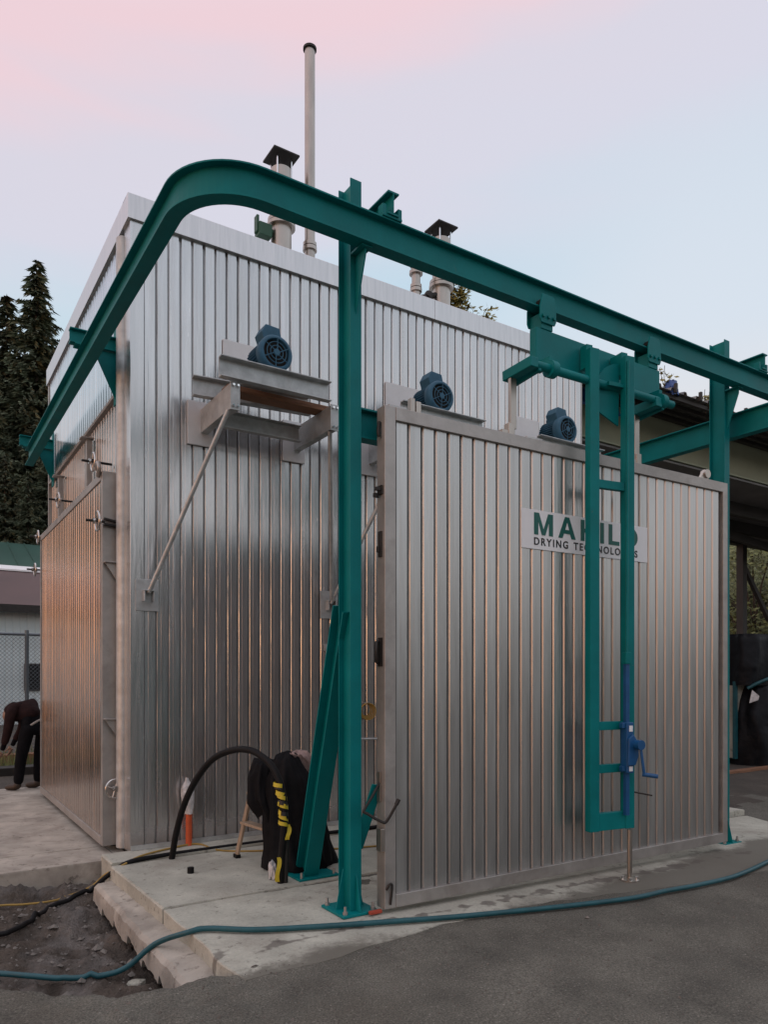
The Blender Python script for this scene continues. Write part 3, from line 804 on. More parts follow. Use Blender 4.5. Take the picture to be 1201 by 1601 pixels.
# ------------------------------------------------------------------ teal rail, columns, brackets
RX, RY, RR = -.33, -2.60, .41
pts = [(RX, 4.02 - t * (4.02 - (RY + RR)), 4.31) for t in (0, .25, .5, .75, 1)]
for k in range(1, 14):
    a = math.pi + k * (math.pi / 2) / 14
    pts.append((RX + RR + RR * math.cos(a), RY + RR + RR * math.sin(a), 4.31))
pts += [(RX + RR, RY, 4.31)] + [(RX + RR + t * 7.4, RY, 4.31) for t in (.25, .5, .75, 1)]
rail = MB(); rail.sweep(iprof(.20, .10, .011, .007), pts)
o = rail.build('monorail_beam', M_TEAL, None, (0, 0, 4.31), bev=.0015)
tag(o, 'long teal I-beam rail bending round the kiln corner high above the doors', 'rail')

def column(x, label, brace):
    r = empty('support_column', (x, -2.40, gz(x, -2.4)), label, 'column', 'teal columns carrying the rail')
    z0 = gz(x, -2.4) + .012
    c = MB()
    # web runs towards the yard, flanges face front and back
    prof = [(-.042, -.08), (.042, -.08), (.042, -.072), (.003, -.072), (.003, .072), (.042, .072), (.042, .08), (-.042, .08), (-.042, .072), (-.003, .072), (-.003, -.072), (-.042, -.072)]
    n = len(prof)
    vs = [(x + a, -2.40 + b, z) for z in (z0, 4.80) for a, b in prof]
    c.add(vs, [(i, (i + 1) % n, n + (i + 1) % n, n + i) for i in range(n)] + [tuple(range(n - 1, -1, -1)), tuple(range(n, 2 * n))])
    c.build('shaft', M_TEAL, r, bev=.0015)
    b = MB(); b.box(x - .135, x + .135, -2.55, -2.25, gz(x, -2.4) - .006, z0); b.build('base_plate', M_TEAL, r, bev=.003)
    for sx in (-.09, 0.0, .09):
        gs = MB()
        if sx == 0:
            gs.prism([(x - .004, -2.482, z0), (x - .004, -2.54, z0), (x - .004, -2.495, z0 + .20), (x - .004, -2.482, z0 + .24)], (.008, 0, 0))
        else:
            sg_ = -1 if sx < 0 else 1
            gs.prism([(x + sg_ * .043, -2.40, z0), (x + sg_ * .105, -2.40, z0), (x + sg_ * .05, -2.40, z0 + .26), (x + sg_ * .043, -2.40, z0 + .26)], (0, .008, 0))
        gs.build('gusset', M_TEAL, r, bev=.001)
    for sx in (-.105, .105):
        for sy in (-.12, .12):
            a = MB(); a.cyl((x + sx, -2.40 + sy, z0), (x + sx, -2.40 + sy, z0 + .05), .009, 8); a.cyl((x + sx, -2.40 + sy, z0), (x + sx, -2.40 + sy, z0 + .018), .017, 6); a.build('anchor_bolt', M_FRAME, r)
    # cantilever over the rail, haunch under it, clamps onto the rail
    sx_ = .17 if brace else .33
    h = MB(); h.box(x + .043, x + sx_ - .045, -2.345, -2.333, 4.535, 4.67); h.build('link_plate', M_TEAL, r)
    h = MB(); h.sweep(iprof(.15, .085, .012, .007), [(x + sx_, -2.33, 4.527), (x + sx_, -2.67, 4.527)]); h.build('cantilever', M_TEAL, r, bev=.0015)
    h = MB(); h.box(x + sx_ - .075, x + sx_ + .075, -2.66, -2.54, 4.5105, 4.5265); h.box(x + sx_ - .075, x + sx_ - .046, -2.655, -2.60, 4.527, 4.59); h.box(x + sx_ + .046, x + sx_ + .075, -2.655, -2.60, 4.527, 4.59); h.build('rail_clamp', M_TEAL, r, bev=.002)
    h = MB(); h.prism([(x - .005, -2.481, 4.295), (x - .005, -2.60, 4.295), (x - .005, -2.60, 4.25), (x - .005, -2.481, 3.92)], (.010, 0, 0)); h.box(x - .04, x + .04, -2.62, -2.481, 4.296, 4.3085); h.build('haunch', M_TEAL, r, bev=.001)
    if brace:
        d = MB()
        d.sweep(iprof(.12, .12, .010, .008), [(x + .075, -1.50, .02), (x + .005, -2.30, 1.98)], up=(1, 0, 0)) if False else d.bar((x + .13, -1.52, .02), (x + .01, -2.33, 2.00), .10, .010, up=(0, .92, .38))
        p0, p1 = V((x + .13, -1.52, .02)), V((x + .01, -2.33, 2.00))
        t = (p1 - p0).normalized(); sdv = V((1, 0, 0)); sdv = (sdv - t * sdv.dot(t)).normalized(); u = sdv.cross(t)
        d = MB()
        for q in (-.07, .07): d.obox((p0 + p1) / 2 + u * q, t * (p1 - p0).length / 2, sdv * .062, u * .006)
        d.obox((p0 + p1) / 2, t * (p1 - p0).length / 2, sdv * .004, u * .0639)
        d.build('raking_brace', M_TEAL, r, bev=.001)
        b = MB(); b.box(x + .0, x + .34, -1.66, -1.40, .001, .018); b.build('base_plate', M_TEAL, r, bev=.003)
        for sx, sy in ((.03, -1.63), (.31, -1.63), (.31, -1.43)):
            a = MB(); a.cyl((x + sx, sy, .018), (x + sx, sy, .06), .010, 8); a.build('anchor_bolt', M_FRAME, r)
    return r
COLX = (.79, 4.985)
c1 = column(COLX[0], 'teal steel column left of the front door with a raking brace and base plate in full view', True)
c2 = column(COLX[1], 'teal steel column rising behind the right edge of the front door', False)
t = MB(); t.sweep(iprof(.20, .10, .012, .008), [(COLX[0] + .045, -2.40, 3.13), (COLX[1] - .045, -2.40, 3.13)]); o = t.build('tie_beam', M_TEAL, None, bev=.001)
tag(o, 'teal horizontal tie beam between the two columns, mostly hidden behind the front door', 'beam')
t = MB(); t.sweep(iprof(.235, .10, .012, .008), [(5.20, 2.4, 3.90), (5.20, -5.0, 3.90)]); o = t.build('side_beam', M_TEAL, None, bev=.001)
tag(o, 'teal beam running out towards the camera behind the right column, under the rail', 'beam')
for i, (y, lb) in enumerate(((.42, 'near teal wall bracket holding the rail beside the kiln corner'), (3.90, 'far teal wall bracket holding the left end of the rail'))):
    r = empty('rail_bracket', (-.02, y, 4.2), lb, 'bracket', 'rail brackets on the side wall')
    a = MB(); a.sweep(iprof(.13, .085, .011, .007), [(-.052, y, 4.527), (-.46, y, 4.527)]); a.build('arm', M_TEAL, r, bev=.0015)
    a = MB(); a.prism([(-.066, y - .005, 4.52), (-.26, y - .005, 4.52), (-.066, y - .005, 4.10)], (0, .01, 0)); a.build('gusset', M_TEAL, r)
    a = MB(); a.box(-.066, -.053, y - .06, y + .06, 4.05, 4.75); a.build('wall_plate', M_TEAL, r, bev=.002)
    a = MB(); a.box(-.42, -.24, y - .06, y + .06, 4.5105, 4.5265); a.build('rail_clamp', M_TEAL, r)

# ------------------------------------------------------------------ front sliding door
DRZ = math.atan2(-.085, 3.725)
DL, DH = 3.726, 3.32
door = empty('sliding_door', (.94, -2.50, 0), 'wide ribbed metal door panel hanging in front of the kiln, carrying a white sign', 'door', None, DRZ)
def dwp(x, y, z):
    c, s_ = math.cos(DRZ), math.sin(DRZ)
    return V((.94 + c * x - s_ * y, -2.50 + s_ * x + c * y, z))
ZB = .022
TH = .10
def dpart(mb, name, m_, bev=.003, parent=None):
    return mb.build(name, m_, parent or door, local=True, bev=bev)
dpart(MB().box(0, .085, -TH, 0, ZB, DH), 'stile', M_FRAME)
dpart(MB().box(DL - .07, DL, -TH, 0, ZB, DH), 'stile', M_FRAME)
dpart(MB().box(.0855, DL - .0705, -TH - .003, 0, DH - .088, DH - .001), 'top_rail', M_FRAME)
dpart(MB().box(.0855, DL - .0705, -TH - .003, 0, ZB + .001, ZB + .085), 'bottom_rail', M_FRAME)
dpart(MB().box(.0855, DL - .0705, -.03, -.01, ZB + .086, DH - .089), 'back_sheet', M_FRAME, 0)
med = pan_mesh('cladding_panel', DH - .088 - ZB - .087, M_DOORC, .029)
for i in range(32):
    o = link('cladding_panel', med, door, (.092 + i * .1106, -.052, ZB + .086))
    o.rotation_euler = (0, rnd.uniform(-1, 1) * .0006, rnd.uniform(-1, 1) * .010)
# edge fittings on the left stile
dpart(MB().box(-.012, -.001, -.08, -.02, 2.74, 2.80).box(-.05, -.013, -.075, -.055, 2.76, 2.785).box(-.05, -.013, -.05, -.03, 2.72, 2.75), 'latch', M_BLKMET)
dpart(MB().box(-.012, -.001, -.07, -.03, 2.33, 2.50).box(-.03, -.013, -.06, -.04, 2.36, 2.40), 'latch', M_BLKMET)
q = MB(); q.tube([(-.005, -.03, 1.63), (-.035, -.05, 1.64), (-.035, -.05, 1.77), (-.005, -.03, 1.78)], .012, 8); q.box(-.006, -.001, -.075, -.02, 1.61, 1.80); dpart(q, 'pull_handle', M_BLKMET, 0)
q = MB(); q.tube(smooth_path([(.00, -.05, .86), (-.07, -.055, .76), (-.135, -.06, .675), (-.115, -.07, .655), (-.03, -.11, .60), (.0, -.125, .605), (.05, -.15, .70), (.07, -.155, .735)], 3), .0095, 8); q.tube([(.055, -.152, .71), (.073, -.156, .745)], .014, 8)
dpart(q, 'clamp_lever', M_BLKMET, 0)
q = MB(); q.box(-.014, -.001, -.06, -.02, .72, .92); q.box(-.03, -.001, -.10, -.04, .40, .55); dpart(q, 'hinge_plate', M_STAIN)
q = MB(); q.tube(smooth_path([(.01, -.104, .15), (.03, -.118, .19), (.045, -.118, .17), (.04, -.106, .05)], 4), .008, 6); dpart(q, 'hook', M_BLKMET, 0)
q = MB(); q.tube(smooth_path([(-.012, -.05, 3.22), (-.02, -.05, 3.15), (-.012, -.05, 3.12)], 4), .012, 6); dpart(q, 'hook', M_BLKMET, 0)
# lugs on the top rail
for lx in (1.12, 2.53):
    dpart(MB().box(lx - .03, lx + .03, -.075, -.02, DH, DH + .09).box(lx - .09, lx - .03, -.07, -.03, DH, DH + .035), 'lifting_lug', M_STAIN)
dpart(MB().box(.06, .20, -.06, -.03, DH, DH + .03), 'guide_lug', M_GALV)
dpart(MB().box(.225, .26, -.07, -.03, DH, DH + .10).box(.27, .31, -.07, -.03, DH, DH + .085), 'guide_lug', M_STAIN)
dpart(MB().box(.30, 1.42, -.05, -.035, DH, DH + .012), 'seal_strip', M_BLKMET, 0)
dpart(MB().box(1.28, 1.44, -.06, -.03, DH, DH + .03), 'guide_lug', M_GALV)
dpart(MB().prism([(3.37, -.06, DH), (3.50, -.06, DH), (3.50, -.06, DH + .10), (3.45, -.06, DH + .10)], (0, .03, 0)).cyl((3.47, -.075, DH + .06), (3.47, -.02, DH + .06), .04, 12), 'guide_roller', M_STAIN)
# teal prop between the column and the door edge
q = MB(); q.bar((.835, -2.42, .40), (.925, -2.53, .83), .012, .085, up=(1, 0, 0)); o = q.build('door_stay', M_TEAL, None, bev=.002)
tag(o, 'short slanting teal stay between the left column and the front door edge', 'stay')
o = MB().box(.835, .925, -2.59, -2.56, .0, .022).build('stop_block', M_BRICK, None, bev=.004)
tag(o, 'small red stop block under the left corner of the front door', 'block')

# sign fixed to the door
sgn = empty('sign_board', dwp(1.20, -.0895, 2.50), 'white sign with large green letters and smaller black lettering, behind the teal posts', 'sign', None, DRZ)
SX, SW, SZ, SH = 1.145, 1.415, 2.50, .295
sb = MB().box(0, SW, 0, .006, 0, SH)
sb.build('board', M_WHITE, sgn, local=True, bev=.001)
def stroke_letters():
    """block capitals as polygons, unit cap height 1"""
    def rect(a, b, c, d): return [(a, c), (b, c), (b, d), (a, d)]
    s_ = .20
    Ls = {}
    Ls['M'] = (1.02, [[(0, 0), (s_ + .02, 0), (s_ + .02, .62), (.42, 0), (.60, 0), (.80, .62), (.80, 0), (1.02, 0), (1.02, 1), (.76, 1), (.51, .26), (.26, 1), (0, 1)]])
    Ls['A'] = (.98, [[(0, 0), (.235, 0), (.31, .22), (.67, .22), (.745, 0), (.98, 0), (.61, 1), (.37, 1)]])
    Ls['H'] = (.86, [rect(0, .22, 0, 1), rect(.64, .86, 0, 1), rect(.2201, .6399, .41, .60)])
    Ls['I'] = (.22, [rect(0, .22, 0, 1)])
    Ls['L'] = (.66, [rect(0, .22, 0, 1), rect(.2201, .66, 0, .19)])
    n = 14
    outer = [(.22 + .16 + .5 * math.sin(math.pi * k / n), .5 - .5 * math.cos(math.pi * k / n)) for k in range(n + 1)]
    inner = [(.22 + .10 + .33 * math.sin(math.pi * k / n), .5 - .32 * math.cos(math.pi * k / n)) for k in range(n + 1)]
    Ls['D'] = (.88, [rect(0, .22, 0, 1)] + [[outer[k], outer[k + 1], inner[k + 1], inner[k]] for k in range(n)] + [[(.2201, 0), outer[0], inner[0], (.2201, .18)], [(.2201, .82), inner[n], outer[n], (.2201, 1)]])
    return Ls
LT = stroke_letters()
hgt = .165; gap = .30
total = sum(LT[c][0] for c in 'MAHILD') + gap * 5
xx = .125; sc = 1.165 / total
def tri_hole_A(mb, x):
    pass
for ch in 'MAHILD':
    wdt, polys = LT[ch]
    lt = MB()
    for p in polys:
        lt.prism([(xx + a * sc, -.0003, .110 + b * hgt) for a, b in p], (0, -.0025, 0))
    lt.build('letter', M_GREENP, sgn, local=True)
    if ch == 'A':
        # counter of the A: a small white triangle proud of the letter
        a = MB(); a.prism([(xx + p * sc, -.003, .110 + b * hgt) for p, b in ((.385, .40), (.595, .40), (.49, .74))], (0, -.0008, 0)); a.build('letter_counter', M_WHITE, sgn, local=True)
    xx += (wdt + gap) * sc
def word(txt, size, x0, x1, z):
    fc = bpy.data.curves.new('word', 'FONT'); fc.body = txt; fc.size = size; fc.extrude = .001; fc.offset = .0016; fc.space_character = 1.32
    fo = bpy.data.objects.new('word', fc); COL.objects.link(fo)
    bpy.context.view_layer.update()
    tm = bpy.data.meshes.new_from_object(fo.evaluated_get(bpy.context.evaluated_depsgraph_get()))
    bpy.data.objects.remove(fo)
    xs = [v.co.x for v in tm.vertices]; k = (x1 - x0) / (max(xs) - min(xs)); a0 = min(xs)
    for v in tm.vertices: v.co = V((x0 + (v.co.x - a0) * k, -.0015 - v.co.z, z + v.co.y))
    tm.flip_normals()
    tm.materials.clear(); tm.materials.append(M_BLACKP)
    o = link('word', tm, sgn); o['kind'] = 'stuff' if False else ''
    del o['kind']
    return o
word('DRYING', .079, .125, .480, .033)
word('TECHNOLOGIES', .079, .542, 1.288, .033)

# ------------------------------------------------------------------ lifting carriage under the rail
car = empty('door_carriage', (2.95, -2.6, .36), 'teal lifting carriage with two long posts in front of the door, hung from the rail', 'carriage')
h = MB(); h.box(2.25, 3.71, -2.655, -2.585, 3.90, 4.15); h.build('header_beam', M_TEAL, car, bev=.006)
for x in (2.36, 3.62):
    tr = empty('trolley', (x, RY, 4.2), 'left rail trolley hung under the I-beam above the carriage header' if x < 3 else 'right rail trolley hung under the I-beam above the carriage header', 'trolley', 'rail trolleys') if False else None
    t_ = MB()
    for s_ in (-1, 1):
        yy = RY + s_ * .066
        t_.prism([(x - .07, yy - .006, 4.19), (x + .07, yy - .006, 4.19), (x + .085, yy - .006, 4.22), (x + .085, yy - .006, 4.31), (x + .06, yy - .006, 4.405), (x - .06, yy - .006, 4.405), (x - .085, yy - .006, 4.31), (x - .085, yy - .006, 4.22)], (0, .012, 0))
    t_.box(x - .06, x + .06, RY - .059, RY + .059, 4.151, 4.27)
    tp = t_.build('trolley', M_TEAL, car, bev=.003)
    wl = MB()
    for s_ in (-1, 1):
        for dx in (-.045, .045): wl.cyl((x + dx, RY + s_ * .014, 4.349), (x + dx, RY + s_ * .058, 4.349), .026, 12)
    wl.build('roller', M_BLKMET, tp)
    bl = MB()
    for dx in (-.055, 0, .055): bl.cyl((x + dx, RY - .086, 4.24), (x + dx, RY - .073, 4.24), .015, 6)
    bl.build('bolt', M_TEAL, tp)
# the hanging frame is turned a few degrees, its right post nearer the yard
FA = math.radians(-9); FO = V((2.675, -2.80, 0)); FE = V((math.cos(FA), math.sin(FA), 0)); FN = V((-math.sin(FA), math.cos(FA), 0))
def fr(mb):
    mb.v = [FO + FE * p.x + FN * p.y + V((0, 0, p.z)) for p in mb.v]; return mb
FWD, PW, PD = .437, .09, .062
for xa in (0, FWD - PW):
    fr(MB().box(xa, xa + PW, 0, PD, .355, 4.05)).build('post', M_TEAL, car, bev=.005)
    yb = .075 if xa == 0 else .135
    fr(MB().box(xa + .015, xa + PW - .015, PD, PD + yb, 3.92, 4.10)).build('post_clamp', M_TEAL, car, bev=.003)
fr(MB().box(PW + .001, FWD - PW - .001, .004, PD - .004, .358, .492)).build('bottom_bar', M_TEAL, car, bev=.004)
for z in (.80, 1.13, 2.99): fr(MB().box(PW + .001, FWD - PW - .001, .008, PD - .01, z, z + .065)).build('rung', M_TEAL, car, bev=.003)
# torsion shaft with lever arms and lifting bars down to the door
sh = MB(); sh.cyl((2.13, -2.76, 3.80), (3.73, -2.76, 3.83), .032, 16); sh.build('lifting_shaft', M_TEAL, car)
for x, z in ((2.30, 3.803), (3.58, 3.827)):
    b_ = MB(); b_.cyl((x - .03, -2.76, z), (x + .03, -2.76, z), .062, 18); b_.box(x - .02, x + .02, -2.76, -2.62, z + .02, z + .10); b_.build('shaft_bearing', M_TEAL, car, bev=.003)
for x, z in ((2.09, 3.80), (3.505, 3.80)):
    a = MB(); a.bar((x, -2.80, z), (x, -2.50, z - .015), .075, .075); a.build('lever_arm', M_TEAL, car, bev=.006)
    a = MB(); a.bar((x + .075, -2.78, z - .02), (x + .075, -2.52, z - .045), .03, .05); a.build('lever_arm', M_TEAL, car, bev=.004)
    xd = x
    a = MB(); a.box(xd - .03, xd + .03, -2.585, -2.555, DH + .06, z - .02); a.build('lifting_bar', M_STAIN, car, bev=.003)
# curved cam lever between the posts
cm = MB()
sec = [(.35, .085, 3.52)] + [(.36 + .25 * math.cos(math.radians(200 - k * 11)), .085, 3.72 + .29 * math.sin(math.radians(200 - k * 11))) for k in range(11)]
cm.prism(sec, (0, .014, 0))
cm.box(.20, .36, .02, .084, 3.80, 3.83)
fr(cm).build('cam_lever', M_TEAL, car)
fr(MB().tube([(.36, -.012, 4.0), (.345, -.022, 3.2), (.325, -.034, 1.72)], .010, 8)).build('pull_rod', M_TEAL, car)
fr(MB().box(.298, .352, -.056, -.012, 1.64, 1.73)).build('rod_clevis', M_TEAL, car, bev=.003)
# steel prop under the right post
PRX, PRY = FO + FE * .372 + FN * -.015, 0
px_, py_ = PRX.x, PRX.y
gzp = gz(px_, py_) - .008
pr = empty('steel_prop', (px_, py_, gzp), 'thin stainless prop with a bolted foot standing under the teal carriage', 'prop')
MB().cyl((px_, py_, gzp + .012), (px_, py_, .353), .020, 14).build('tube', M_STAIN, pr)
MB().cyl((px_, py_, gzp - .004), (px_, py_, gzp + .012), .072, 18).build('foot_flange', M_STAIN, pr)
for k in range(4):
    a = math.pi / 4 + k * math.pi / 2
    bx_, by_ = px_ + .052 * math.cos(a), py_ + .052 * math.sin(a)
    MB().cyl((bx_, by_, gzp + .012), (bx_, by_, gzp + .035), .014, 6).build('bolt', M_BRIGHT, pr)
# blue rack jack
jk = empty('rack_jack', FO + FE * .325 + FN * -.05 + V((0, 0, .46)), 'blue hand-cranked rack jack bolted to the right carriage post', 'jack')
fr(MB().box(.308, .344, -.046, -.013, .47, 1.645)).build('rack_bar', M_BLUE, jk, bev=.002)
fr(MB().box(.290, .358, -.076, -.003, .80, 1.19)).build('housing', M_BLUE, jk, bev=.006)
fr(MB().prism([(.285, -.096, .86), (.36, -.096, .86), (.39, -.096, .93), (.39, -.096, 1.03), (.34, -.096, 1.10), (.295, -.096, 1.07)], (0, .019, 0))).build('gear_case', M_BLUE, jk, bev=.006)
fr(MB().cyl((.365, -.150, 1.02), (.365, -.096, 1.02), .038, 18)).build('ratchet_hub', M_BLUE, jk)
fr(MB().box(.262, .289, -.06, -.02, 1.145, 1.185).box(.262, .289, -.06, -.02, .815, .855)).build('mounting_lug', M_BLUE, jk, bev=.003)
ck = fr(MB().tube(smooth_path([(.37, -.13, 1.02), (.38, -.14, .91), (.395, -.145, .795)], 4), .011, 8)).build('crank_arm', M_BLUE, jk)
fr(MB().cyl((.39, -.13, .795), (.475, -.205, .782), .017, 12)).build('crank_handle', M_BLUE, ck)
fr(MB().box(.310, .345, -.0785, -.0765, 1.12, 1.165)).build('label_plate', M_WHITE, jk)
fr(MB().box(.310, .345, -.0785, -.0765, .815, .852)).build('label_plate', M_WHITE, jk)
fr(MB().cyl((.42, .02, .64), (.54, -.08, .615), .006, 8)).build('release_pin', M_BLKMET, jk)

# ------------------------------------------------------------------ side sliding door
XF, XBK, YN, YFAR, ZT = -.195, -.062, .36, 4.06, 3.41
sd_ = empty('sliding_door', (-.2, YN, 0), 'narrow-looking ribbed metal door on the left side of the kiln, glowing warm, with clamp wheels', 'door')
MB().box(XF + .004, XBK, YN, YN + .06, .0, ZT).build('end_plate', M_FRAME, sd_, bev=.003)
MB().box(XF + .004, XBK, YFAR - .06, YFAR, .0, ZT).build('end_plate', M_FRAME, sd_, bev=.003)
MB().box(XF, XBK + .02, YN + .061, YFAR - .061, ZT - .075, ZT - .002).build('top_rail', M_FRAME, sd_, bev=.003)
MB().box(XF, XBK, YN + .061, YFAR - .061, .002, .075).build('bottom_rail', M_FRAME, sd_, bev=.003)
MB().box(XBK - .03, XBK - .005, YN + .061, YFAR - .061, .076, ZT - .076).build('back_sheet', M_FRAME, sd_)
mes = pan_mesh('cladding_panel', ZT - .152, M_GLOWTINT, .028, mirror=True)
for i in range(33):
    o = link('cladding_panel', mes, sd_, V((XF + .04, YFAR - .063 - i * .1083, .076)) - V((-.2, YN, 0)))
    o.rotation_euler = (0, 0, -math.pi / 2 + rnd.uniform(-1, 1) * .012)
# curled end of the top rail, seal, gusset stiffeners
cl = MB(); cl.tube(smooth_path([(XF - .01, YN + .10, ZT - .03), (XF - .02, YN + .02, ZT + .02), (XF - .02, YN + .06, ZT + .08), (XF - .01, YN + .16, ZT + .09), (XF - .005, YN + .2, ZT + .05)], 4), .02, 8); cl.build('rail_curl', M_FRAME, sd_)
MB().box(XBK + .004, XBK + .022, YN + .01, YN + .05, .02, ZT - .05).build('seal_strip', M_BRICK, sd_)
for z in (2.35, .93):
    s_ = MB(); s_.prism([(XF + .015, YN - .045, z + .22), (-.035, YN - .045, z + .22), (-.035, YN - .045, z)], (0, -.012, 0)); s_.box(-.05, -.038, YN - .045, YN - .001, z, z + .22); s_.box(XF + .01, -.045, YN - .09, YN - .002, z + .221, z + .233); s_.build('stiffener', M_FRAME, sd_, bev=.002)
def hand_wheel(c, ax, R_, name='clamp_wheel'):
    w_ = MB(); c = V(c); ax = V(ax).normalized()
    w_.ring(c, ax, R_, .010, 26, 8)
    a = ax.orthogonal().normalized(); b = ax.cross(a)
    for k in range(4):
        an = k * math.pi / 2 + .5
        w_.cyl(c, c + R_ * (math.cos(an) * a + math.sin(an) * b), .009, 6)
    w_.cyl(c - ax * .03, c + ax * .04, .026, 12)
    return w_.build(name, M_WHEEL, sd_)
w0 = hand_wheel((-.10, YN - .10, .53), (.15, -1, 0), .085)
MB().cyl((-.10, YN - .10, .53), (-.10, YN, .53), .014, 8).build('spindle', M_BLKMET, w0)
for c in ((-.255, .25, 2.925), (-.21, .66, 3.56), (-.21, 2.55, 3.58), (-.21, 4.12, 3.40), (-.21, 4.40, 3.00)):
    w_ = hand_wheel(c, (-1, 0, 0), .085)
    s_ = MB(); s_.cyl((c[0] - .10, c[1], c[2]), (c[0] + (.06 if c[1] < .3 else .17), c[1], c[2]), .012, 8); s_.box(c[0] - .02, c[0] - .0, c[1] - .05, c[1] + .05, c[2] - .015, c[2] + .015); s_.build('spindle', M_BLKMET, w_)
cl = MB(); cl.bar((XF + .01, YN - .03, 2.92), (-.04, YN - .03, 2.91), .04, .022); cl.bar((XF + .01, YN - .03, 2.97), (-.06, YN - .03, 2.95), .03, .02); cl.build('clamp_bar', M_BLKMET, sd_, bev=.003)

# ------------------------------------------------------------------ hoses, cables, cords
def line(name, pts, r, m_, label, cat, n=10, k=6):
    pts = [V((q.x, q.y, max(q.z, ground_h(q.x, q.y) + r * .7) if q.x < -.46 else q.z)) for q in smooth_path(pts, k)]
    t_ = MB(); t_.tube(pts, r, n); o = t_.build(name, m_)
    return tag(o, label, cat)
hp = [(5.6, -2.9, 0), (4.52, -3.141, 0), (3.817, -3.27, 0), (3.303, -3.277, 0), (2.957, -3.25, 0), (2.607, -3.243, 0), (2.124, -3.151, 0), (1.648, -3.034, 0), (1.21, -2.914, 0), (.81, -2.781, 0), (.438, -2.635, 0), (.088, -2.473, 0), (-.147, -2.293, 0)]
hp = [(x, y, gz(x, y) + .016 if x < 3 else ground_h(x, y) + .03) for x, y, z in hp]
hp += [(-.262, -2.25, .0), (-.40, -2.06, -.10), (-.545, -1.98, -.235), (-.679, -1.94, -.27), (-.885, -1.86, -.27), (-1.045, -1.745, -.26), (-1.203, -1.597, -.26), (-1.5, -1.35, -.26), (-2.0, -1.1, -.25)]
line('hose', hp, .0175, M_HOSE, 'long teal rubber hose winding across the concrete and over the edge of the pit', 'hose')
line('cable', [(3.4, -.36, .02), (2.229, -.35, .018), (1.673, -.34, .02), (1.025, -.335, .018), (.417, -.345, .02), (.072, -.37, .022), (-.16, -.40, .01), (-.31, -.33, -.10), (-.47, -.33, -.215), (-.736, -.45, -.25), (-.906, -.67, -.25), (-1.056, -.86, -.24), (-1.138, -.90, -.24), (-1.4, -.80, -.24), (-2.0, -.6, -.24)], .019, M_BLACK, 'black power cable lying along the foot of the kiln wall and down into the dirt', 'cable')
line('cord', [(3.0, -1.08, .01), (1.869, -1.011, .008), (1.145, -.713, .008), (.663, -.43, .008), (.53, -.137, .028), (.292, -.156, .028), (-.02, -.30, .028), (-.20, -.42, .0), (-.30, -.25, -.10), (-.41, -.20, -.20), (-.672, -.294, -.235), (-.901, -.28, -.235), (-1.074, -.223, -.23), (-1.4, -.15, -.23), (-2, -.1, -.2)], .0085, M_CORD, 'thin yellow extension cord running from the wall strip into the dirt', 'cord', 8)
AR = [(.202, -.431, .0), (.224, -.485, .235), (.26, -.576, .472), (.313, -.709, .686), (.382, -.881, .862), (.459, -1.074, .952), (.538, -1.273, .975), (.599, -1.426, .926), (.644, -1.537, .832), (.67, -1.604, .694), (.68, -1.628, .53), (.675, -1.616, .337), (.668, -1.598, .167), (.666, -1.592, .0)]
arch = empty('conduit_hose', (.2, -.431, 0), 'thick black conduit hose arching up out of the concrete, wrapped in hazard tape', 'hose')
t_ = MB(); t_.tube(smooth_path(AR, 6), .0265, 14); t_.build('hose', M_BLACK, arch)
# hazard tape: loose wraps down the near leg
rib = smooth_path([(.655, -1.575, .76), (.672, -1.61, .66), (.68, -1.628, .53), (.678, -1.622, .42)], 10)
def tape(p0, p1, c0, ph, wd, m_):
    tp = MB(); n = 16; vs = []
    for i in range(n + 1):
        t = i / n
        p = p0.lerp(p1, t); a = ph + t * 2.2 * math.pi
        r = .031 + .008 * math.sin(5 * t + ph) + .006 * rnd.random()
        q = p + V((math.cos(a) * r, math.sin(a) * r, 0))
        vs += [q + V((0, 0, wd / 2)), q + V((math.cos(a) * .004, math.sin(a) * .004, -wd / 2))]
    tp.add(vs, [(2 * i, 2 * i + 1, 2 * i + 3, 2 * i + 2) for i in range(n)], True)
    return tp
for i, (a, b, ph, wd, m_) in enumerate(((1, 5, 0, .03, M_YEL), (4, 7, 2, .03, M_BLACKP), (7, 12, .8, .036, M_YEL), (10, 15, 2.6, .03, M_YEL), (13, 16, 1, .03, M_BLACKP), (15, 20, 3, .034, M_YEL), (19, 22, 1, .03, M_BLACKP), (21, 27, 2.2, .034, M_YEL), (24, 29, .4, .028, M_YEL))):
    tape(rib[a], rib[b], 0, ph, wd, m_).build('tape_wrap', m_, arch)
tl = MB()
for k, (dx, dy, z0, z1) in enumerate(((.03, -.03, .44, .33), (-.042, -.01, .20, .02))):
    vs = []
    for i in range(9):
        t = i / 8; z = z0 + (z1 - z0) * t
        x = .672 + dx + .012 * math.sin(5 * t + k); y = -1.61 + dy + .01 * math.cos(4 * t + k)
        vs += [(x - .016, y, z), (x + .016, y - .006, z)]
    tl.add(vs, [(2 * i, 2 * i + 1, 2 * i + 3, 2 * i + 2) for i in range(8)], True)
tl.build('tape_tail', M_YEL, arch)
gp = MB(); gp.tube([(.70, -1.60, .0), (.705, -1.605, .30), (.70, -1.60, .52)], .02, 10); gp.build('grey_sleeve', M_BLKMET, arch)
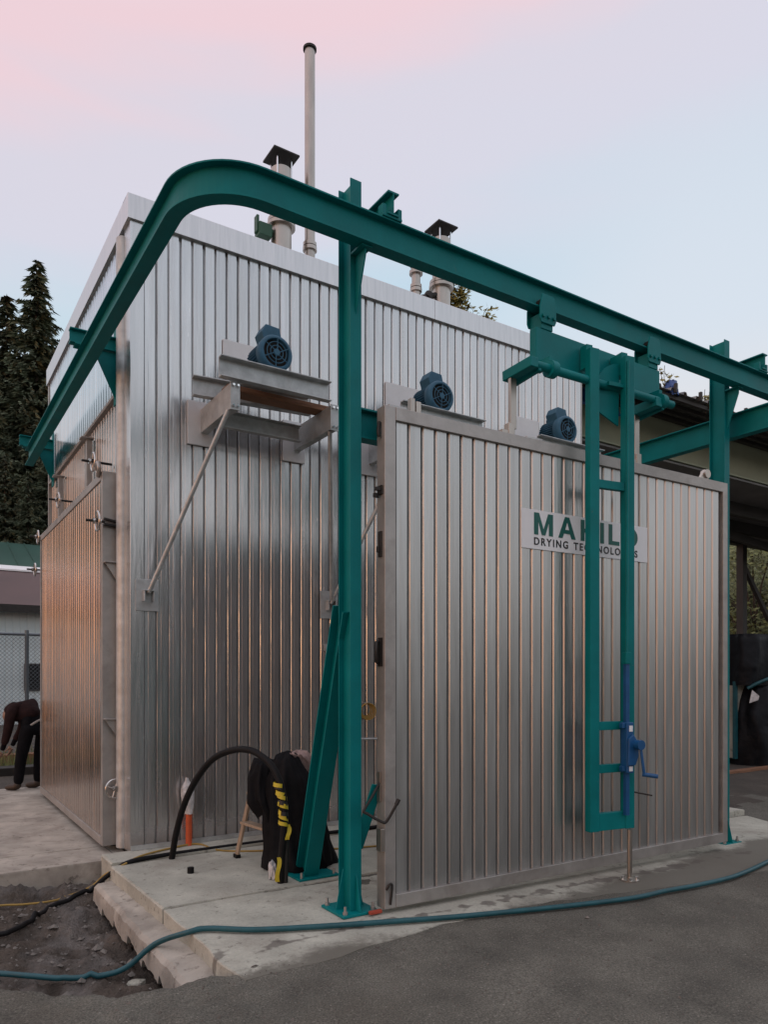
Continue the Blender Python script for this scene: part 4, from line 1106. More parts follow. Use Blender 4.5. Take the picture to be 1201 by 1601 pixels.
# marker pipe with plastic film on its top
mk = empty('marker_pipe', (.457, -.10, .018), 'orange marker pipe standing against the wall, its top wrapped in torn white plastic', 'pipe')
MB().cyl((.457, -.10, .018), (.457, -.10, .40), .029, 14).build('pipe', M_ORANGE, mk)
pf = MB(); rings = []
for i in range(11):
    t = i / 10; z = .30 + t * .33
    for k in range(12):
        a = k * math.pi / 6
        r = (.036 + .022 * math.sin(t * 3.0)) * (1 - .75 * ss(.7, 1, t)) + .012 * noise.noise(V((math.cos(a) * 2, math.sin(a) * 2, z * 14)))
        rings.append((.457 - .02 * t + r * math.cos(a), -.10 + r * math.sin(a), z + .02 * noise.noise(V((a, z, 1)))))
pf.add(rings, [(i * 12 + k, i * 12 + (k + 1) % 12, (i + 1) * 12 + (k + 1) % 12, (i + 1) * 12 + k) for i in range(10) for k in range(12)])
pf.build('plastic_wrap', M_PLAST, mk)
sk = MB().cyl((.19, -.955, .0), (.19, -.955, .045), .026, 12).build('pipe_stub', M_BLACK, None); tag(sk, 'short black pipe stub sticking out of the pale concrete slab', 'pipe stub')
# rope coil hanging on the wall
rc = MB()
for k in range(5): rc.ring((2.36 + .004 * k, -.065 - .006 * k, 1.19 - .004 * k), (.1 * k - .2, 1, .05), .066 + .005 * k, .006, 22, 6)
o = rc.build('cord_coil', M_CORD, None); tag(o, 'small coil of yellow cord hung on the kiln wall between column and front door', 'cord')
hk = MB(); hk.tube([(2.36, -.04, 1.262), (2.36, -.10, 1.262), (2.36, -.105, 1.28)], .006, 6); hk.build('coil_hook', M_GALV, kiln)

# ------------------------------------------------------------------ step ladder with black cloth over it
ld = empty('step_ladder', (.85, -.95, 0), 'small wooden step ladder half buried under black cloth beside the raking brace', 'ladder')
def rail_(p0, p1, name='ladder_rail'): MB().bar(p0, p1, .022, .055, up=(0, 1, 0)).build(name, M_WOODL, ld, bev=.003)
LA, LB = V((.68, -.69, .015)), V((.78, -.88, .80))
RA, RB = V((.74, -1.14, .015)), V((.80, -1.08, .80))
rail_(LA, LB); rail_(RA, RB)
rail_((1.10, -.62, .015), (.86, -.86, .78)); rail_((1.16, -1.16, .015), (.88, -1.08, .78))
for z in (.30, .56):
    t = z / .8
    a, b = LA.lerp(LB, t), RA.lerp(RB, t)
    MB().bar(a, b, .085, .022).build('step', M_WOODL, ld, bev=.003)
MB().box(.74, .92, -1.10, -.86, .80, .822).build('top_step', M_WOODL, ld, bev=.003)
for p in (LA, RA): MB().box(p.x - .02, p.x + .02, p.y - .035, p.y + .035, .0, .03).build('rubber_foot', M_BLACK, ld)

def draped(name, levels, m_, label, cat, seed, folds=7, fold=.16, n=64, loc=None):
    """cloth hanging over something: stacked rings (cx, cy, z, rx, ry) with folds deepening downwards"""
    mb = MB(); vs = []; m2 = len(levels)
    sub = []
    for i in range(m2 - 1):
        for j in range(5):
            t = j / 5; a, b = levels[i], levels[i + 1]; t2 = t
            sub.append(tuple(a[q] * (1 - t2) + b[q] * t2 for q in range(5)))
    sub.append(levels[-1])
    for i, (cx, cy, z, rx, ry) in enumerate(sub):
        t = i / (len(sub) - 1)
        for k in range(n):
            a = 2 * math.pi * k / n
            fo = 1 + fold * (.25 + .75 * t) * (.45 - 1.1 * abs(math.sin(folds * a * .5 + 1.8 * noise.noise(V((math.cos(a) * 1.3, math.sin(a) * 1.3, t * 1.2 + seed))))) ** .7 + 1.0 * noise.noise(V((math.cos(a) * 1.7, math.sin(a) * 1.7, t * 2.2 + seed))))
            vs.append((cx + rx * fo * math.cos(a), cy + ry * fo * math.sin(a), max(z + (.03 + .05 * t) * noise.noise(V((math.cos(a) * 3, math.sin(a) * 3, seed + t * 3))), .004)))
    fs = [(i * n + k, i * n + (k + 1) % n, (i + 1) * n + (k + 1) % n, (i + 1) * n + k) for i in range(len(sub) - 1) for k in range(n)]
    top = len(vs)
    vs.append((sub[0][0], sub[0][1], sub[0][2] + .02))
    fs += [(top, (k + 1) % n, k) for k in range(n)]
    mb.add(vs, fs, True)
    o = mb.build(name, m_)
    return tag(o, label, cat)
draped('black_cloth', [(.92, -1.17, .92, .035, .045), (.91, -1.18, .89, .10, .11), (.92, -1.20, .72, .19, .18), (.94, -1.23, .46, .235, .215), (.965, -1.25, .20, .275, .24), (1.0, -1.26, .012, .335, .245)], M_TARP, 'big black cloth draped over the step ladder, reaching down to the concrete', 'cloth', 3.0, 9, .26)
draped('black_jacket', [(.79, -1.02, .87, .03, .05), (.775, -1.02, .845, .08, .11), (.755, -1.03, .70, .115, .155), (.755, -1.05, .54, .125, .165), (.79, -1.09, .41, .09, .13)], M_TARP, 'black jacket slung over the left side of the step ladder', 'jacket', 8.0, 6, .30)
draped('pink_cloth', [(1.0, -1.20, .925, .03, .035), (1.0, -1.20, .91, .10, .08), (1.06, -1.19, .84, .11, .075), (1.12, -1.16, .72, .08, .06), (1.15, -1.14, .58, .04, .05)], M_PINK, 'dusty pink cloth thrown over the top of the black cloth', 'cloth', 5.0, 6, .30)
draped('white_bag', [(.655, -1.46, .13, .008, .008), (.655, -1.46, .10, .028, .022), (.66, -1.465, .05, .036, .03), (.665, -1.47, .006, .040, .035)], M_PLAST, 'little white plastic bag peeping from under the black cloth at its left foot', 'bag', 2.0, 4, .2)

# ------------------------------------------------------------------ person bending at the far end of the side door
def skin(name, nodes, edges, m_, parent, loc, sub=2, root=0):
    me = bpy.data.meshes.new(name)
    me.from_pydata([p for p, r in nodes], edges, [])
    me.materials.append(m_)
    o = bpy.data.objects.new(name, me); COL.objects.link(o)
    if parent: o.parent = parent
    else: o.location = loc
    md = o.modifiers.new('skin', 'SKIN')
    for i, (p, r) in enumerate(nodes):
        me.skin_vertices[0].data[i].radius = r if isinstance(r, tuple) else (r, r)
        me.skin_vertices[0].data[i].use_root = (i == root)
    md.use_smooth_shade = True
    s_ = o.modifiers.new('sub', 'SUBSURF'); s_.levels = sub; s_.render_levels = sub
    return o
Lf = -RT; Bk = FW
PG = V((-.22, 4.73, -.052))
per = empty('person', PG, 'person in a dark maroon hooded jacket and black trousers bending over beside the side door', 'person')
def pp(l, b, z): return tuple(Lf * l + Bk * b + V((0, 0, z)))
body = [(pp(-.09, 0, .91), (.095, .085)),                     # 0 pelvis
        (pp(.03, .02, 1.07), (.125, .12)), (pp(.13, .04, 1.13), (.14, .13)), (pp(.21, .05, 1.13), (.10, .10)),   # spine, chest, neck base
        (pp(.26, .06, 1.11), (.055, .055)), (pp(.31, .06, 1.07), (.085, .09)), (pp(.365, .06, 1.01), (.07, .075)), # neck, head, crown
        (pp(.0, -.10, .84), .088), (pp(.09, -.09, .46), .062), (pp(.14, -.08, .07), .045), (pp(.25, -.07, .03), .035),   # near leg
        (pp(-.13, .12, .86), .088), (pp(-.055, .14, .48), .062), (pp(-.03, .16, .07), .045), (pp(.07, .17, .03), .035),    # far leg
        (pp(.20, -.15, 1.08), .062), (pp(.23, -.18, .83), .047), (pp(.31, -.13, .63), .036), (pp(.34, -.12, .56), .032),   # near arm
        (pp(.21, .24, 1.08), .062), (pp(.25, .27, .84), .047), (pp(.34, .22, .66), .036), (pp(.37, .21, .59), .032)]
be = [(0, 1), (1, 2), (2, 3), (3, 4), (4, 5), (5, 6), (0, 7), (7, 8), (8, 9), (9, 10), (0, 11), (11, 12), (12, 13), (13, 14), (3, 15), (15, 16), (16, 17), (17, 18), (3, 19), (19, 20), (20, 21), (21, 22)]
skin('body', body, be, M_TROU, per, None)
fcm = MB()
fc0 = V(pp(.34, .06, 1.045))
vs = []; n_ = 14
for i in range(9):
    th = math.pi * i / 8
    for k in range(n_):
        ph = 2 * math.pi * k / n_
        d_ = V((math.sin(th) * math.cos(ph), math.sin(th) * math.sin(ph), math.cos(th)))
        r_ = .078 + .018 * max(0, d_.dot(Lf * .75 - V((0, 0, .55)))) ** 6
        vs.append(fc0 + V((d_.x * r_, d_.y * r_, d_.z * r_ * 1.2)))
fcm.add(vs, [(i * n_ + k, i * n_ + (k + 1) % n_, (i + 1) * n_ + (k + 1) % n_, (i + 1) * n_ + k) for i in range(8) for k in range(n_)], True)
fcm.build('face', M_SKIN, per, local=True)
k = 1.22
jn = [body[i] for i in (0, 1, 2, 3, 15, 16, 17, 19, 20, 21)]
jn = [(p, tuple(q * k for q in r) if isinstance(r, tuple) else r * 1.35) for p, r in jn]
jn[0] = (pp(-.07, 0, .975), (.160, .145))
skin('jacket', jn, [(0, 1), (1, 2), (2, 3), (3, 4), (4, 5), (5, 6), (3, 7), (7, 8), (8, 9)], M_JACK, per, None)
hd = [(pp(.19, .05, 1.17), (.09, .10)), (pp(.25, .055, 1.14), (.105, .11)), (pp(.31, .06, 1.085), (.110, .114)), (pp(.345, .06, 1.05), (.098, .102))]
skin('hood', hd, [(0, 1), (1, 2), (2, 3)], M_JACK, per, None)
tn = [(pp(-.09, 0, .925), (.140, .122)), (body[7][0], .108), (body[8][0], .080), (body[9][0], .068), (body[11][0], .108), (body[12][0], .080), (body[13][0], .068)]
skin('trousers', tn, [(0, 1), (1, 2), (2, 3), (0, 4), (4, 5), (5, 6)], M_TROU, per, None)
MB().tube([pp(-.085 + .145 * math.cos(q) * .8, .13 * math.sin(q), .925 - .145 * math.cos(q) * .55) for q in [k * math.pi / 9 for k in range(18)]], .017, 6, closed=True).build('shirt_hem', M_SHIRT, per, local=True)
for nm, (a, b_) in (('n', (.14, -.08)), ('f', (-.03, .16))):
    skin('boot', [(pp(a, b_, .12), .062), (pp(a, b_, .055), .060), (pp(a + .12, b_ + .01, .042), .046), (pp(a + .19, b_ + .015, .036), .034)], [(0, 1), (1, 2), (2, 3)], M_BOOT, per, None, 2)
for sx, (a, b_, z) in enumerate(((.34, -.12, .56), (.37, .21, .59))):
    fn = [(pp(a, b_, z), .030), (pp(a + .02, b_, z - .06), .030)]; fe = [(0, 1)]
    for q in range(4):
        i0 = len(fn)
        fn += [(pp(a + .02 + .012, b_ - .027 + .018 * q, z - .09), .0095), (pp(a + .045, b_ - .027 + .018 * q, z - .125 + .006 * abs(q - 1)), .0085), (pp(a + .065, b_ - .027 + .018 * q, z - .14 + .006 * abs(q - 1)), .0075)]
        fe += [(1, i0), (i0, i0 + 1), (i0 + 1, i0 + 2)]
    i0 = len(fn); fn += [(pp(a + .045, b_ - .04, z - .045), .011), (pp(a + .075, b_ - .045, z - .075), .009)]; fe += [(0, i0), (i0, i0 + 1)]
    skin('hand', fn, fe, M_SKIN, per, None, 1)

# ------------------------------------------------------------------ left background: fence, sheds, trees
fn = empty('chain_link_fence', (-2, 8.9, -.1), 'chain link fence with dark posts between the yard and the pale shed', 'fence')
for x in (-7.55, -4.95, -2.35, .25, 2.85):
    MB().cyl((x, 8.9, -.1), (x, 8.9, 2.42), .038, 10).build('post', M_FENCE, fn)
MB().cyl((-7.6, 8.9, 2.34), (3.0, 8.9, 2.34), .028, 8).build('top_rail', M_FENCE, fn)
wv = MB()
d = .075; x0, x1, z0, z1 = -2.6, 1.6, -.02, 2.32
def strand(sgn_):
    n = int((x1 - x0 + (z1 - z0)) / d)
    for i in range(n):
        if sgn_ > 0:
            a = (x0 - (z1 - z0) + i * d, z0); b = (a[0] + (z1 - z0), z1)
        else:
            a = (x0 + i * d, z0); b = (a[0] - (z1 - z0), z1)
        (ax, az), (bx, bz) = a, b
        if ax > bx: ax, az, bx, bz = bx, bz, ax, az
        if bx <= x0 or ax >= x1: continue
        if ax < x0: az += (bz - az) * (x0 - ax) / (bx - ax); ax = x0
        if bx > x1: bz = az + (bz - az) * (x1 - ax) / (bx - ax); bx = x1
        wv.cyl((ax, 8.86 + sgn_ * .003, az), (bx, 8.86 + sgn_ * .003, bz), .0042, 4, caps=False)
strand(1); strand(-1)
o = wv.build('wire_mesh', M_FENCE, fn); o['kind'] = 'stuff'

def shed_left():
    r = empty('farm_shed', (-2, 20, 0), 'long pale shed with vertical siding and a maroon roof behind the fence', 'building')
    x0, x1 = -16, 9
    MB().box(x0 + .1, x1 - .1, 20.05, 27.8, -.1, 3.74).build('wall_core', M_GWALL, r)
    sd = MB()
    prof = []
    x = -8.0
    sid = pan_mesh('siding_panel', 3.85, M_WCORR, .02, .11)
    for i in range(60):
        o = link('siding_panel', sid, r, V((-3.4 + i * .22, 20.04, -.1)) - V((-2, 20, 0))); o.scale = (2, 1, 1)
    MB().box(x0, -3.41, 19.99, 20.045, -.1, 3.74).build('siding', M_WCORR, r)
    rf = MB(); rf.prism([(x0, 19.5, 3.80), (x0, 24, 5.52), (x0, 28.5, 3.8), (x0, 28.5, 3.7), (x0, 24, 5.40), (x0, 19.5, 3.66)], (x1 - x0, 0, 0)); ro = rf.build('roof', M_BROWNR, r)
    MB().box(x0 - .02, x1 + .02, 19.44, 19.499, 3.60, 3.83).build('gutter', M_BLKMET, r)
    MB().prism([(x0, 23.75, 5.45), (x0, 24, 5.60), (x0, 24.25, 5.45), (x0, 24.25, 5.51), (x0, 24, 5.68), (x0, 23.75, 5.51)], (x1 - x0, 0, 0)).build('ridge_cap', M_WHITE, ro)
    wf = MB(); wf.box(1.55, 2.45, 19.955, 20.0, 1.05, 1.95); wn = wf.build('window', M_BLKMET, r)
    MB().box(1.60, 2.40, 19.948, 19.954, 1.10, 1.90).build('pane', M_GLASS, wn)
    r2 = empty('green_roofed_shed', (-2, 30, 0), 'larger shed with a dark green metal roof rising behind the maroon roofed one', 'building')
    MB().box(-18, 11, 29.1, 38.8, -.1, 6.2).build('wall', M_GWALL, r2)
    MB().prism([(-19, 28.4, 6.0), (-19, 34, 8.15), (-19, 39.6, 6.0), (-19, 39.6, 5.85), (-19, 34, 8.0), (-19, 28.4, 5.85)], (31, 0, 0)).build('roof', M_GREENR, r2)
    seam = MB()
    for i in range(40): 
        x = -18.5 + i * .75
        seam.bar((x, 28.4, 6.02), (x, 34, 8.17), .05, .05)
    o = seam.build('roof_seams', M_GREENR, r2); o['kind'] = 'stuff'
shed_left()
o = MB().box(-6, 1.5, 8.2, 8.45, -.10, .12).build('timber_sleeper', M_WOOD, None, bev=.01); tag(o, 'brown timber sleeper lying on the ground before the chain link fence', 'timber')
o = MB().box(-5, 1.3, 6.6, 6.95, -.10, .06).build('timber_sleeper', M_BLKMET, None, bev=.01); tag(o, 'dark low beam lying behind the person at the end of the side slab', 'timber')
# weeds along the fence
wd = MB()
for i in range(2600):
    x = rnd.uniform(-4, 2); y = rnd.uniform(7.0, 8.85); h = rnd.uniform(.08, .42) * (.5 + noise.noise(V((x * 1.3, y * 1.3, 2))) * .6 + .4)
    a = rnd.uniform(0, 6.28); lx, ly = math.cos(a) * .012, math.sin(a) * .012; bx, by = rnd.uniform(-.1, .1), rnd.uniform(-.1, .1)
    wd.add([(x - lx, y - ly, -.09), (x + lx, y + ly, -.09), (x + bx, y + by, -.09 + h)], [(0, 1, 2)])
o = wd.build('weeds', M_LEAFG, None, (0, 0, 0)); o['kind'] = 'stuff'

def conifer_mesh(h, seed, n_w=46, spread=.17, low=.12):
    """drooping whorls of small needle clumps on a tapered trunk; unit metres"""
    R_ = random.Random(seed)
    cr_ = MB()
    for i in range(n_w):
        t = low + (1 - low) * (i / n_w)
        z = h * t
        rad = h * spread * ((1 - t) ** .85) * R_.uniform(.75, 1.15) + .12
        nb = max(6, int(15 * (1 - t) + 7))
        for b in range(nb):
            a = R_.uniform(0, 6.28)
            z = h * t + R_.uniform(-1.2, 1.2) * h * (1 - low) / n_w
            ln = rad * (R_.uniform(.45, 1.05) if R_.random() < .8 else R_.uniform(.9, 1.3))
            dr = R_.uniform(.15, .5)
            ns = max(3, int(ln / (h * .0052)))
            for s_ in range(ns):
                u = (s_ + .6) / ns
                px, py, pz = math.cos(a) * ln * u, math.sin(a) * ln * u, z - dr * ln * u + .25 * ln * u * u
                sz = h * .0120 * R_.uniform(.7, 1.5) * (1.15 - .5 * u)
                da = a + R_.uniform(-.9, .9)
                tx, ty = math.cos(da), math.sin(da)
                tip = (px + tx * sz * 1.5, py + ty * sz * 1.5, pz - sz * R_.uniform(.3, 1.0))
                w2 = sz * .42
                cr_.add([(px - ty * w2, py + tx * w2, pz), (px + ty * w2, py - tx * w2, pz + sz * .1), tip], [(0, 1, 2)])
                if R_.random() < .55:
                    cr_.add([(px, py, pz - w2), (px, py, pz + w2), (tip[0], tip[1], tip[2] - sz * .4)], [(0, 1, 2)])
    for q in range(7):
        a = R_.uniform(0, 6.28); z = h * (1 - q * .006)
        cr_.add([(0, 0, z), (.05, .05, z - .1), (math.cos(a) * .25, math.sin(a) * .25, z - .35)], [(0, 1, 2)])
    tk = MB(); tk.cyl((0, 0, -.2), (0, 0, h * .985), h * .013, 8, h * .0012)
    return cr_.mesh('crown', M_LEAFD), tk.mesh('trunk', M_BARK)
cvar = [conifer_mesh(27, 1, 100, .235, .10), conifer_mesh(24, 2, 84, .18, .14), conifer_mesh(22, 3, 74, .25, .08)]
def tree_at(px, D, h, k, label, group='conifers behind the sheds'):
    p = CAM + FW * D + RT * ((px - 600) / 1142 * D)
    r = empty('conifer_tree', (p.x, p.y, 0), label, 'tree', group)
    base = (27, 24, 22)[k]
    for nm, me_ in zip(('crown', 'trunk'), cvar[k]):
        o = link(nm, me_, r); o.scale = (h / base,) * 3; o.rotation_euler = (0, 0, rnd.uniform(0, 6.28))
    return r
tree_at(57, 45, 27.0, 0, 'tallest dark conifer, pointed, rising alone above the sheds at the left')
tree_at(11, 46, 25.6, 1, 'slim dark conifer top at the left edge beside the tallest one')
tree_at(90, 47, 21.0, 0, 'dark conifer close on the right of the tallest, half behind the kiln')
for px, D, h, k in ((30, 44, 20, 2), (-14, 44, 21, 2), (76, 42, 15.5, 2), (-45, 46, 24, 1), (112, 45, 17, 2), (44, 41, 13, 2), (8, 41, 14, 2), (100, 52, 19.5, 1), (-75, 44, 22, 0), (72, 46, 22.5, 2), (98, 49, 21, 2), (36, 47, 21, 2), (-2, 43, 17, 2)):
    tree_at(px, D, h, k, 'one of the dense dark conifers massed below the tall tops behind the sheds')
# bare pale trunk seen before the forest
# hillside behind the trees, and wooded slopes round the yard behind the camera
def slope(name, az0, az1, dist, top, seed, base=-1):
    mb = MB(); n = 60; vs = []
    for i in range(n + 1):
        a = math.radians(az0 + (az1 - az0) * i / n)
        for j in range(7):
            t = j / 6
            dd = dist + 45 * t
            zz = base + (top - base) * ss(0, 1, t) * (.8 + .35 * fbm(i * .22, t * 2, seed, 5)) * ss(0, .12, i / n) * ss(1, .88, i / n) + (0 if j == 0 else .8 * fbm(i * 1.3, j * 2.1, seed + 4))
            vs.append((CAM.x + math.cos(a) * dd, CAM.y + math.sin(a) * dd, zz))
    mb.add(vs, [(i * 7 + j, i * 7 + j + 1, (i + 1) * 7 + j + 1, (i + 1) * 7 + j) for i in range(n) for j in range(6)], True)
    return mb.build(name, M_HILL, None, (0, 0, 0), kind='structure')
slope('hills', 58, 128, 62, 34, 1)
slope('hills', -150, -48, 60, 19, 5)
bank_ = slope('grassy_bank', 12, 46, 32, 24, 3); bank_.data.materials.clear(); bank_.data.materials.append(M_BANK)
slope('hills', -60, 34, 64, 11, 8)

# ------------------------------------------------------------------ right background: open shed
sh = empty('open_shed', (12, 3, 0), 'open sided steel shed with an olive girder and dark ribbed roof beyond the kiln', 'building')
GZ0, GZ1 = 5.11, 5.80
MB().box(5.75, 26, 1.0, 1.05, GZ0 + .03, GZ1 - .03).build('girder', M_OLIVE, sh)
MB().box(5.75, 26, .90, 1.15, GZ1 - .029, GZ1).build('girder_flange', M_SHEDS, sh)
MB().box(5.75, 26, .90, 1.15, GZ0, GZ0 + .029).build('girder_flange', M_OLIVE, sh)
def roofz(y): return 5.68 + y * .14
n = 0
rp = MB(); pr_ = [(0, 0), (.02, .045), (.07, .045), (.09, 0), (.30, 0)]
ys = (0.0, 1.6)
vs = [(x, y, roofz(y) + z) for y in ys for x, z in pr_] + [(x, y, roofz(y) + z + .006) for y in ys for x, z in pr_]
m_ = len(pr_)
rp.add(vs, [(i, i + 1, m_ + i + 1, m_ + i) for i in range(m_ - 1)] + [(2 * m_ + i, 3 * m_ + i, 3 * m_ + i + 1, 2 * m_ + i + 1) for i in range(m_ - 1)] + [(i, 2 * m_ + i, 2 * m_ + i + 1, i + 1) for i in range(m_ - 1)])
rme = rp.mesh('roof_sheet', M_SHEDR)
for i in range(62):
    link('roof_sheet', rme, sh, V((5.8 + i * .30, 0, .0)) - V((12, 3, 0)))
for i, y in enumerate((.06, .32, .58, .80)):
    MB().box(5.8, 24.4, y, y + .05, roofz(y) - .08, roofz(y) - .022).build('purlin', M_SHEDS, sh)
for i in range(31):
    MB().box(5.86 + i * .6, 5.90 + i * .6, -.045, -.003, roofz(0) - .02, roofz(0) + .11).build('eave_clip', M_SHEDS, sh)
# flat soffit running back to the far eave
MB().box(5.75, 34, .92, 4.3, GZ0 - .05, GZ0 - .02).build('soffit', M_SHEDR, sh)
for y in (1.9, 2.9): MB().box(5.75, 34, y, y + .15, GZ0 - .30, GZ0 - .052).build('ceiling_beam', M_SHEDS, sh)
MB().box(9, 34, 4.05, 4.25, 4.90, GZ0 - .06).build('far_beam', M_SHEDS, sh)
for (px, D) in ((1160, 18.7), (1250, 20.2)):
    p = CAM + FW * D + RT * ((px - 600) / 1142 * D)
    MB().box(p.x - .09, p.x + .09, p.y - .09, p.y + .09, -.1, 5.0).build('post', M_SHEDS, sh)
    MB().bar((p.x + .05, p.y, 4.4), (p.x + 1.1, p.y - .1, 3.0), .1, .1).build('knee_brace', M_SHEDS, sh)
# lower lean-to beam seen sloping in the dark
MB().bar((9.0, 2.2, 4.78), (19, 3.6, 4.60), .10, .18).build('ceiling_beam', M_SHEDS, sh)
# blue plastic on the roof
draped('blue_tarp', [(7.75, .1, 5.88, .03, .03), (7.75, .1, 5.86, .09, .07), (7.75, .1, 5.76, .125, .09), (7.75, .1, 5.66, .13, .10)], M_BLUET, 'bundled blue tarp on the shed roof above its eave', 'tarp', 4.0, 5, .2)
bt = MB(); vs = []
for i in range(15):
    for j in range(7):
        x = 6.35 + .075 * i; z = 5.90 - .065 * j - .04 * math.sin(i * .55 + 1)
        vs.append((x, .84 - .02 * j - .05 * noise.noise(V((i * .5, j * .5, 3))), z))
bt.add(vs, [(i * 7 + j, i * 7 + j + 1, (i + 1) * 7 + j + 1, (i + 1) * 7 + j) for i in range(14) for j in range(6)], True)
o = bt.build('blue_tarp', M_BLUET); sm = o.modifiers.new('s', 'SOLIDIFY'); sm.thickness = .004
tag(o, 'blue tarp hanging over the olive girder, seen between the teal carriage posts', 'tarp')
# weeds sprouting on the shed roof
def sprig(loc, h, seed, label, m_=M_LEAFY, leaf=.05, nl=26, name='roof_weed', cat='plant', group='plants growing on the roofs'):
    R_ = random.Random(seed); r = empty(name, loc, label, cat, group)
    s_ = MB(); lf = MB(); loc = V(loc)
    for k in range(3):
        tip = loc + V((R_.uniform(-.3, .3) * h, R_.uniform(-.2, .2) * h, h * R_.uniform(.7, 1.0)))
        mid = (loc + tip) / 2 + V((R_.uniform(-.1, .1) * h, 0, .05 * h))
        s_.tube(smooth_path([loc, mid, tip], 4), .0045, 5)
        for q in range(nl // 3):
            t = R_.uniform(.25, 1); p = loc.lerp(tip, t) + V((R_.uniform(-.12, .12) * h, R_.uniform(-.12, .12) * h, R_.uniform(-.05, .05) * h))
            a = V((R_.uniform(-1, 1), R_.uniform(-1, 1), R_.uniform(-.6, .6))).normalized() * leaf; b = a.orthogonal().normalized() * leaf * .6
            lf.add([p - a, p - b, p + a, p + b], [(0, 1, 2, 3)])
    s_.build('stem', M_BARK, r); lf.build('leaves', m_, r)
    return r
sprig((7.70, .12, 5.62), .48, 1, 'thin weed standing on the shed roof beside the bundled blue tarp', leaf=.045, nl=36)
sprig((8.60, .1, 5.58), .42, 2, 'thin weed standing on the shed roof touching the right column', leaf=.045, nl=36)
p = CAM + FW * 11.2 + RT * ((845 - 600) / 1142 * 11.2)
# climbing leaves behind the kiln roof
sprig((8.1, 5.5, 8.55), 1.55, 5, 'leafy yellowing treetop just right of the right exhaust stack', M_LEAFY, .075, 900, 'treetop', 'tree', 'yellowing treetops behind the kiln roof')
sprig((8.85, 5.5, 8.35), 1.55, 6, 'smaller yellowing treetop under the rail, further from the exhaust stack', M_LEAFY, .07, 330, 'treetop', 'tree', 'yellowing treetops behind the kiln roof')

# broadleaf trees behind the shed
def leafy_tree(loc, h, rad, seed, label, m_=M_LEAFG):
    R_ = random.Random(seed); r = empty('leafy_tree', loc, label, 'tree', 'green trees behind the open shed')
    loc = V(loc); t_ = MB(); t_.cyl(loc, loc + V((0, 0, h * .7)), .12, 8, .04)
    lf = MB(); cl = []
    for i in range(26):
        a = R_.uniform(0, 6.28); rr = rad * math.sqrt(R_.random()); z = R_.uniform(.18, .95) * h
        c = loc + V((math.cos(a) * rr, math.sin(a) * rr, z)); cl.append(c)
        t_.tube([loc + V((0, 0, min(z * .6, h * .65))), (loc + V((0, 0, z * .7)) + c) / 2, c], .03, 5)
        for q in range(170):
            d_ = V((R_.gauss(0, 1), R_.gauss(0, 1), R_.gauss(0, .8))) * rad * .20
            p_ = c + d_; a_ = V((R_.uniform(-1, 1), R_.uniform(-1, 1), R_.uniform(-1, .3))).normalized() * .10; b_ = a_.orthogonal().normalized() * .055
            lf.add([p_ - a_, p_ - b_, p_ + a_, p_ + b_], [(0, 1, 2, 3)])
    lf.build('crown', m_, r); t_.build('trunk', M_BARK, r)
for i, (px, D, h, rad, lb) in enumerate(((1135, 27, 6.4, 2.0, 'olive green tree behind the shed, next to the front door edge'), (1180, 25, 6.2, 2.0, 'olive green tree behind the shed, right of the shed post'), (1225, 27, 7.0, 2.2, 'olive green tree behind the shed, at the right picture edge'), (1160, 31, 7.4, 2.6, 'taller olive tree behind the shed post'), (1260, 30, 7.4, 2.5, 'outermost olive tree behind the shed'))):
    p = CAM + FW * D + RT * ((px - 600) / 1142 * D)
    leafy_tree((p.x, p.y, -.1), h, rad, 20 + i, lb)

# machine under black plastic, with a strap and a paper tag
mc = empty('covered_machine', (11.1, .9, -.07), 'tall machine wrapped in black plastic under the open shed', 'machine')
def wrap(levels, seed, name, m_=M_TARPG, n=56, sq=.55):
    mb = MB(); vs = []; sub = []
    for i in range(len(levels) - 1):
        for j in range(6):
            t = j / 6; a, b = levels[i], levels[i + 1]
            sub.append(tuple(a[q] * (1 - t) + b[q] * t for q in range(5)))
    sub.append(levels[-1])
    for i, (cx, cy, z, rx, ry) in enumerate(sub):
        t = i / (len(sub) - 1)
        for k in range(n):
            a = 2 * math.pi * k / n
            c_, s_ = math.cos(a), math.sin(a)
            q = (abs(c_) ** 4 + abs(s_) ** 4) ** -.25
            fo = 1 + .14 * noise.noise(V((c_ * 2.6, s_ * 2.6, z * .9 + seed))) - .13 * abs(math.sin(6 * a + 2.2 * noise.noise(V((c_ * 1.5, s_ * 1.5, z * 1.1 + seed))))) ** .6 + .07
            vs.append((cx + rx * c_ * q * fo, cy + ry * s_ * q * fo, z))
    fs = [(i * n + k, i * n + (k + 1) % n, (i + 1) * n + (k + 1) % n, (i + 1) * n + k) for i in range(len(sub) - 1) for k in range(n)]
    fs.append(tuple(range(n)))
    mb.add(vs, fs, True)
    return mb.build(name, m_, mc)
wrap([(11.05, .95, 2.28, .55, .45), (11.05, .95, 2.22, .62, .50), (11.05, .95, 1.75, .64, .52), (11.0, .92, 1.38, .58, .48)], 1, 'top_cover')
wrap([(11.18, .80, 1.42, .36, .30), (11.2, .78, 1.30, .46, .40), (11.16, .78, .9, .60, .46), (11.14, .78, .35, .62, .48), (11.12, .78, -.02, .58, .46)], 4, 'lower_cover')
MB().box(10.45, 11.3, .75, 1.3, .1, 1.5).build('cabinet', M_CONC, mc, bev=.02)
MB().box(10.40, 10.46, .70, .76, .1, 1.45).build('frame_leg', M_HOSE, mc)
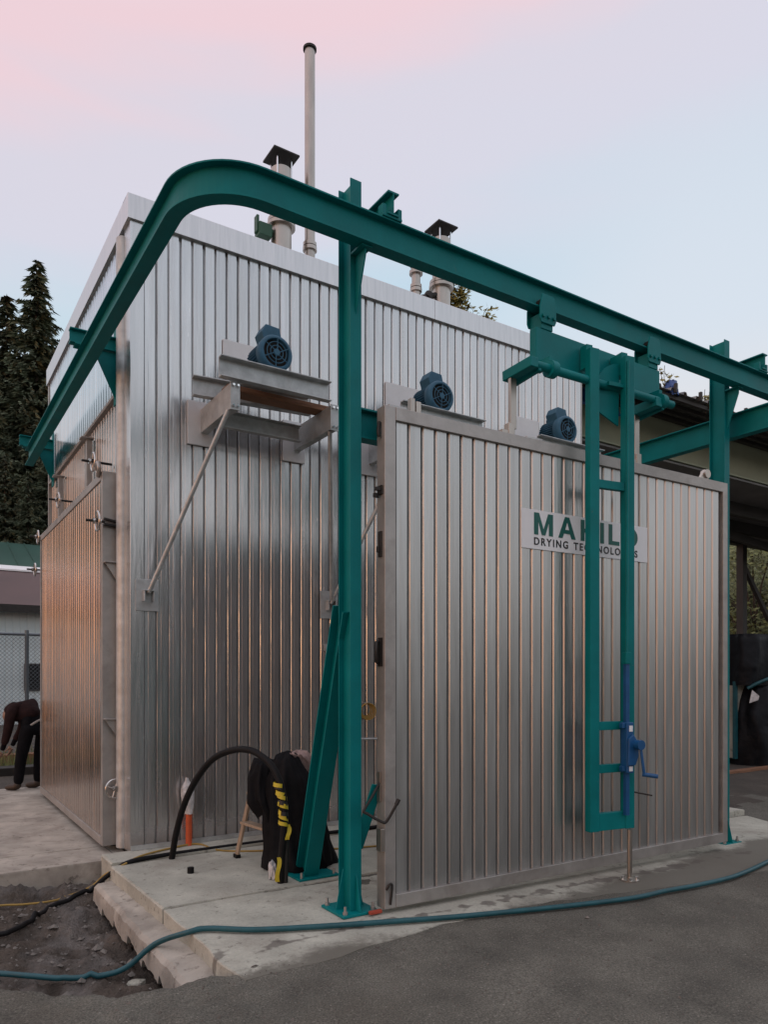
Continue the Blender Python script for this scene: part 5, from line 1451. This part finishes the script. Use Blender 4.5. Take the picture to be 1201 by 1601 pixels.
st_ = MB(); st_.tube(smooth_path([(10.45, .52, 1.33), (10.6, .38, 1.44), (10.85, .30, 1.52), (11.4, .28, 1.60)], 5), .03, 6); st_.build('strap', M_HOSE, mc)
tg = MB(); tg.prism([(10.42, .47, 1.08), (10.56, .40, 1.13), (10.58, .39, 1.20), (10.47, .45, 1.30)], (.003, -.006, 0)); tg.build('paper_tag', M_PLAST, mc)
o = MB().box(8.6, 13.5, .10, .22, -.08, .03).build('timber_board', M_WOOD, None, bev=.005); tag(o, 'reddish timber board on the ground before the covered machine', 'timber')
o = MB().box(8.2, 13.5, -.72, -.62, -.08, -.02).build('timber_board', M_WOOD, None, bev=.005); tag(o, 'lower timber board on the ground, nearer the yard than the other', 'timber')
# crumpled litter by the boards
def litter(loc, r, m_, label):
    bm = bmesh.new(); bmesh.ops.create_icosphere(bm, subdivisions=2, radius=1)
    for v in bm.verts:
        v.co = v.co * r * (1 + .7 * noise.noise(v.co * 2.6 + V(loc))); v.co.z *= .55
    me = bpy.data.meshes.new('crumpled_plastic'); bm.to_mesh(me); bm.free(); me.materials.append(m_)
    return tag(link('crumpled_plastic', me, None, loc), label, 'litter')
litter((10.35, -.25, .0), .16, M_BOXG, 'crumpled green netting on the ground by the timber boards')
litter((10.75, -.30, .0), .13, M_PLAST, 'crumpled white plastic on the ground by the timber boards')
line('wire', [(9.6, -2.1, -.06), (8.4, -1.6, -.06), (8.1, -1.25, -.05), (8.6, -1.0, -.05), (9.4, -1.1, -.05)], .012, M_BLACK, 'thin black wire looping on the dark ground beyond the concrete', 'wire')
rock((-1.02, -2.62, ground_h(-1.02, -2.62) + .02), .045, 'pale brown stone on the near rim of the pit at the lower left', M_CONCW)
rock((-.50, -2.02, ground_h(-.50, -2.02) + .02), .045, 'pale stone in the pit just below the teal hose', M_CONC)
rock((-.47, -2.35, ground_h(-.47, -2.35) + .02), .025, 'small pale stone near the footing corner', M_CONC)
rock((-1.22, -1.85, ground_h(-1.22, -1.85) + .03), .085, 'dark stone in the pit at the left picture edge', M_DIRT)
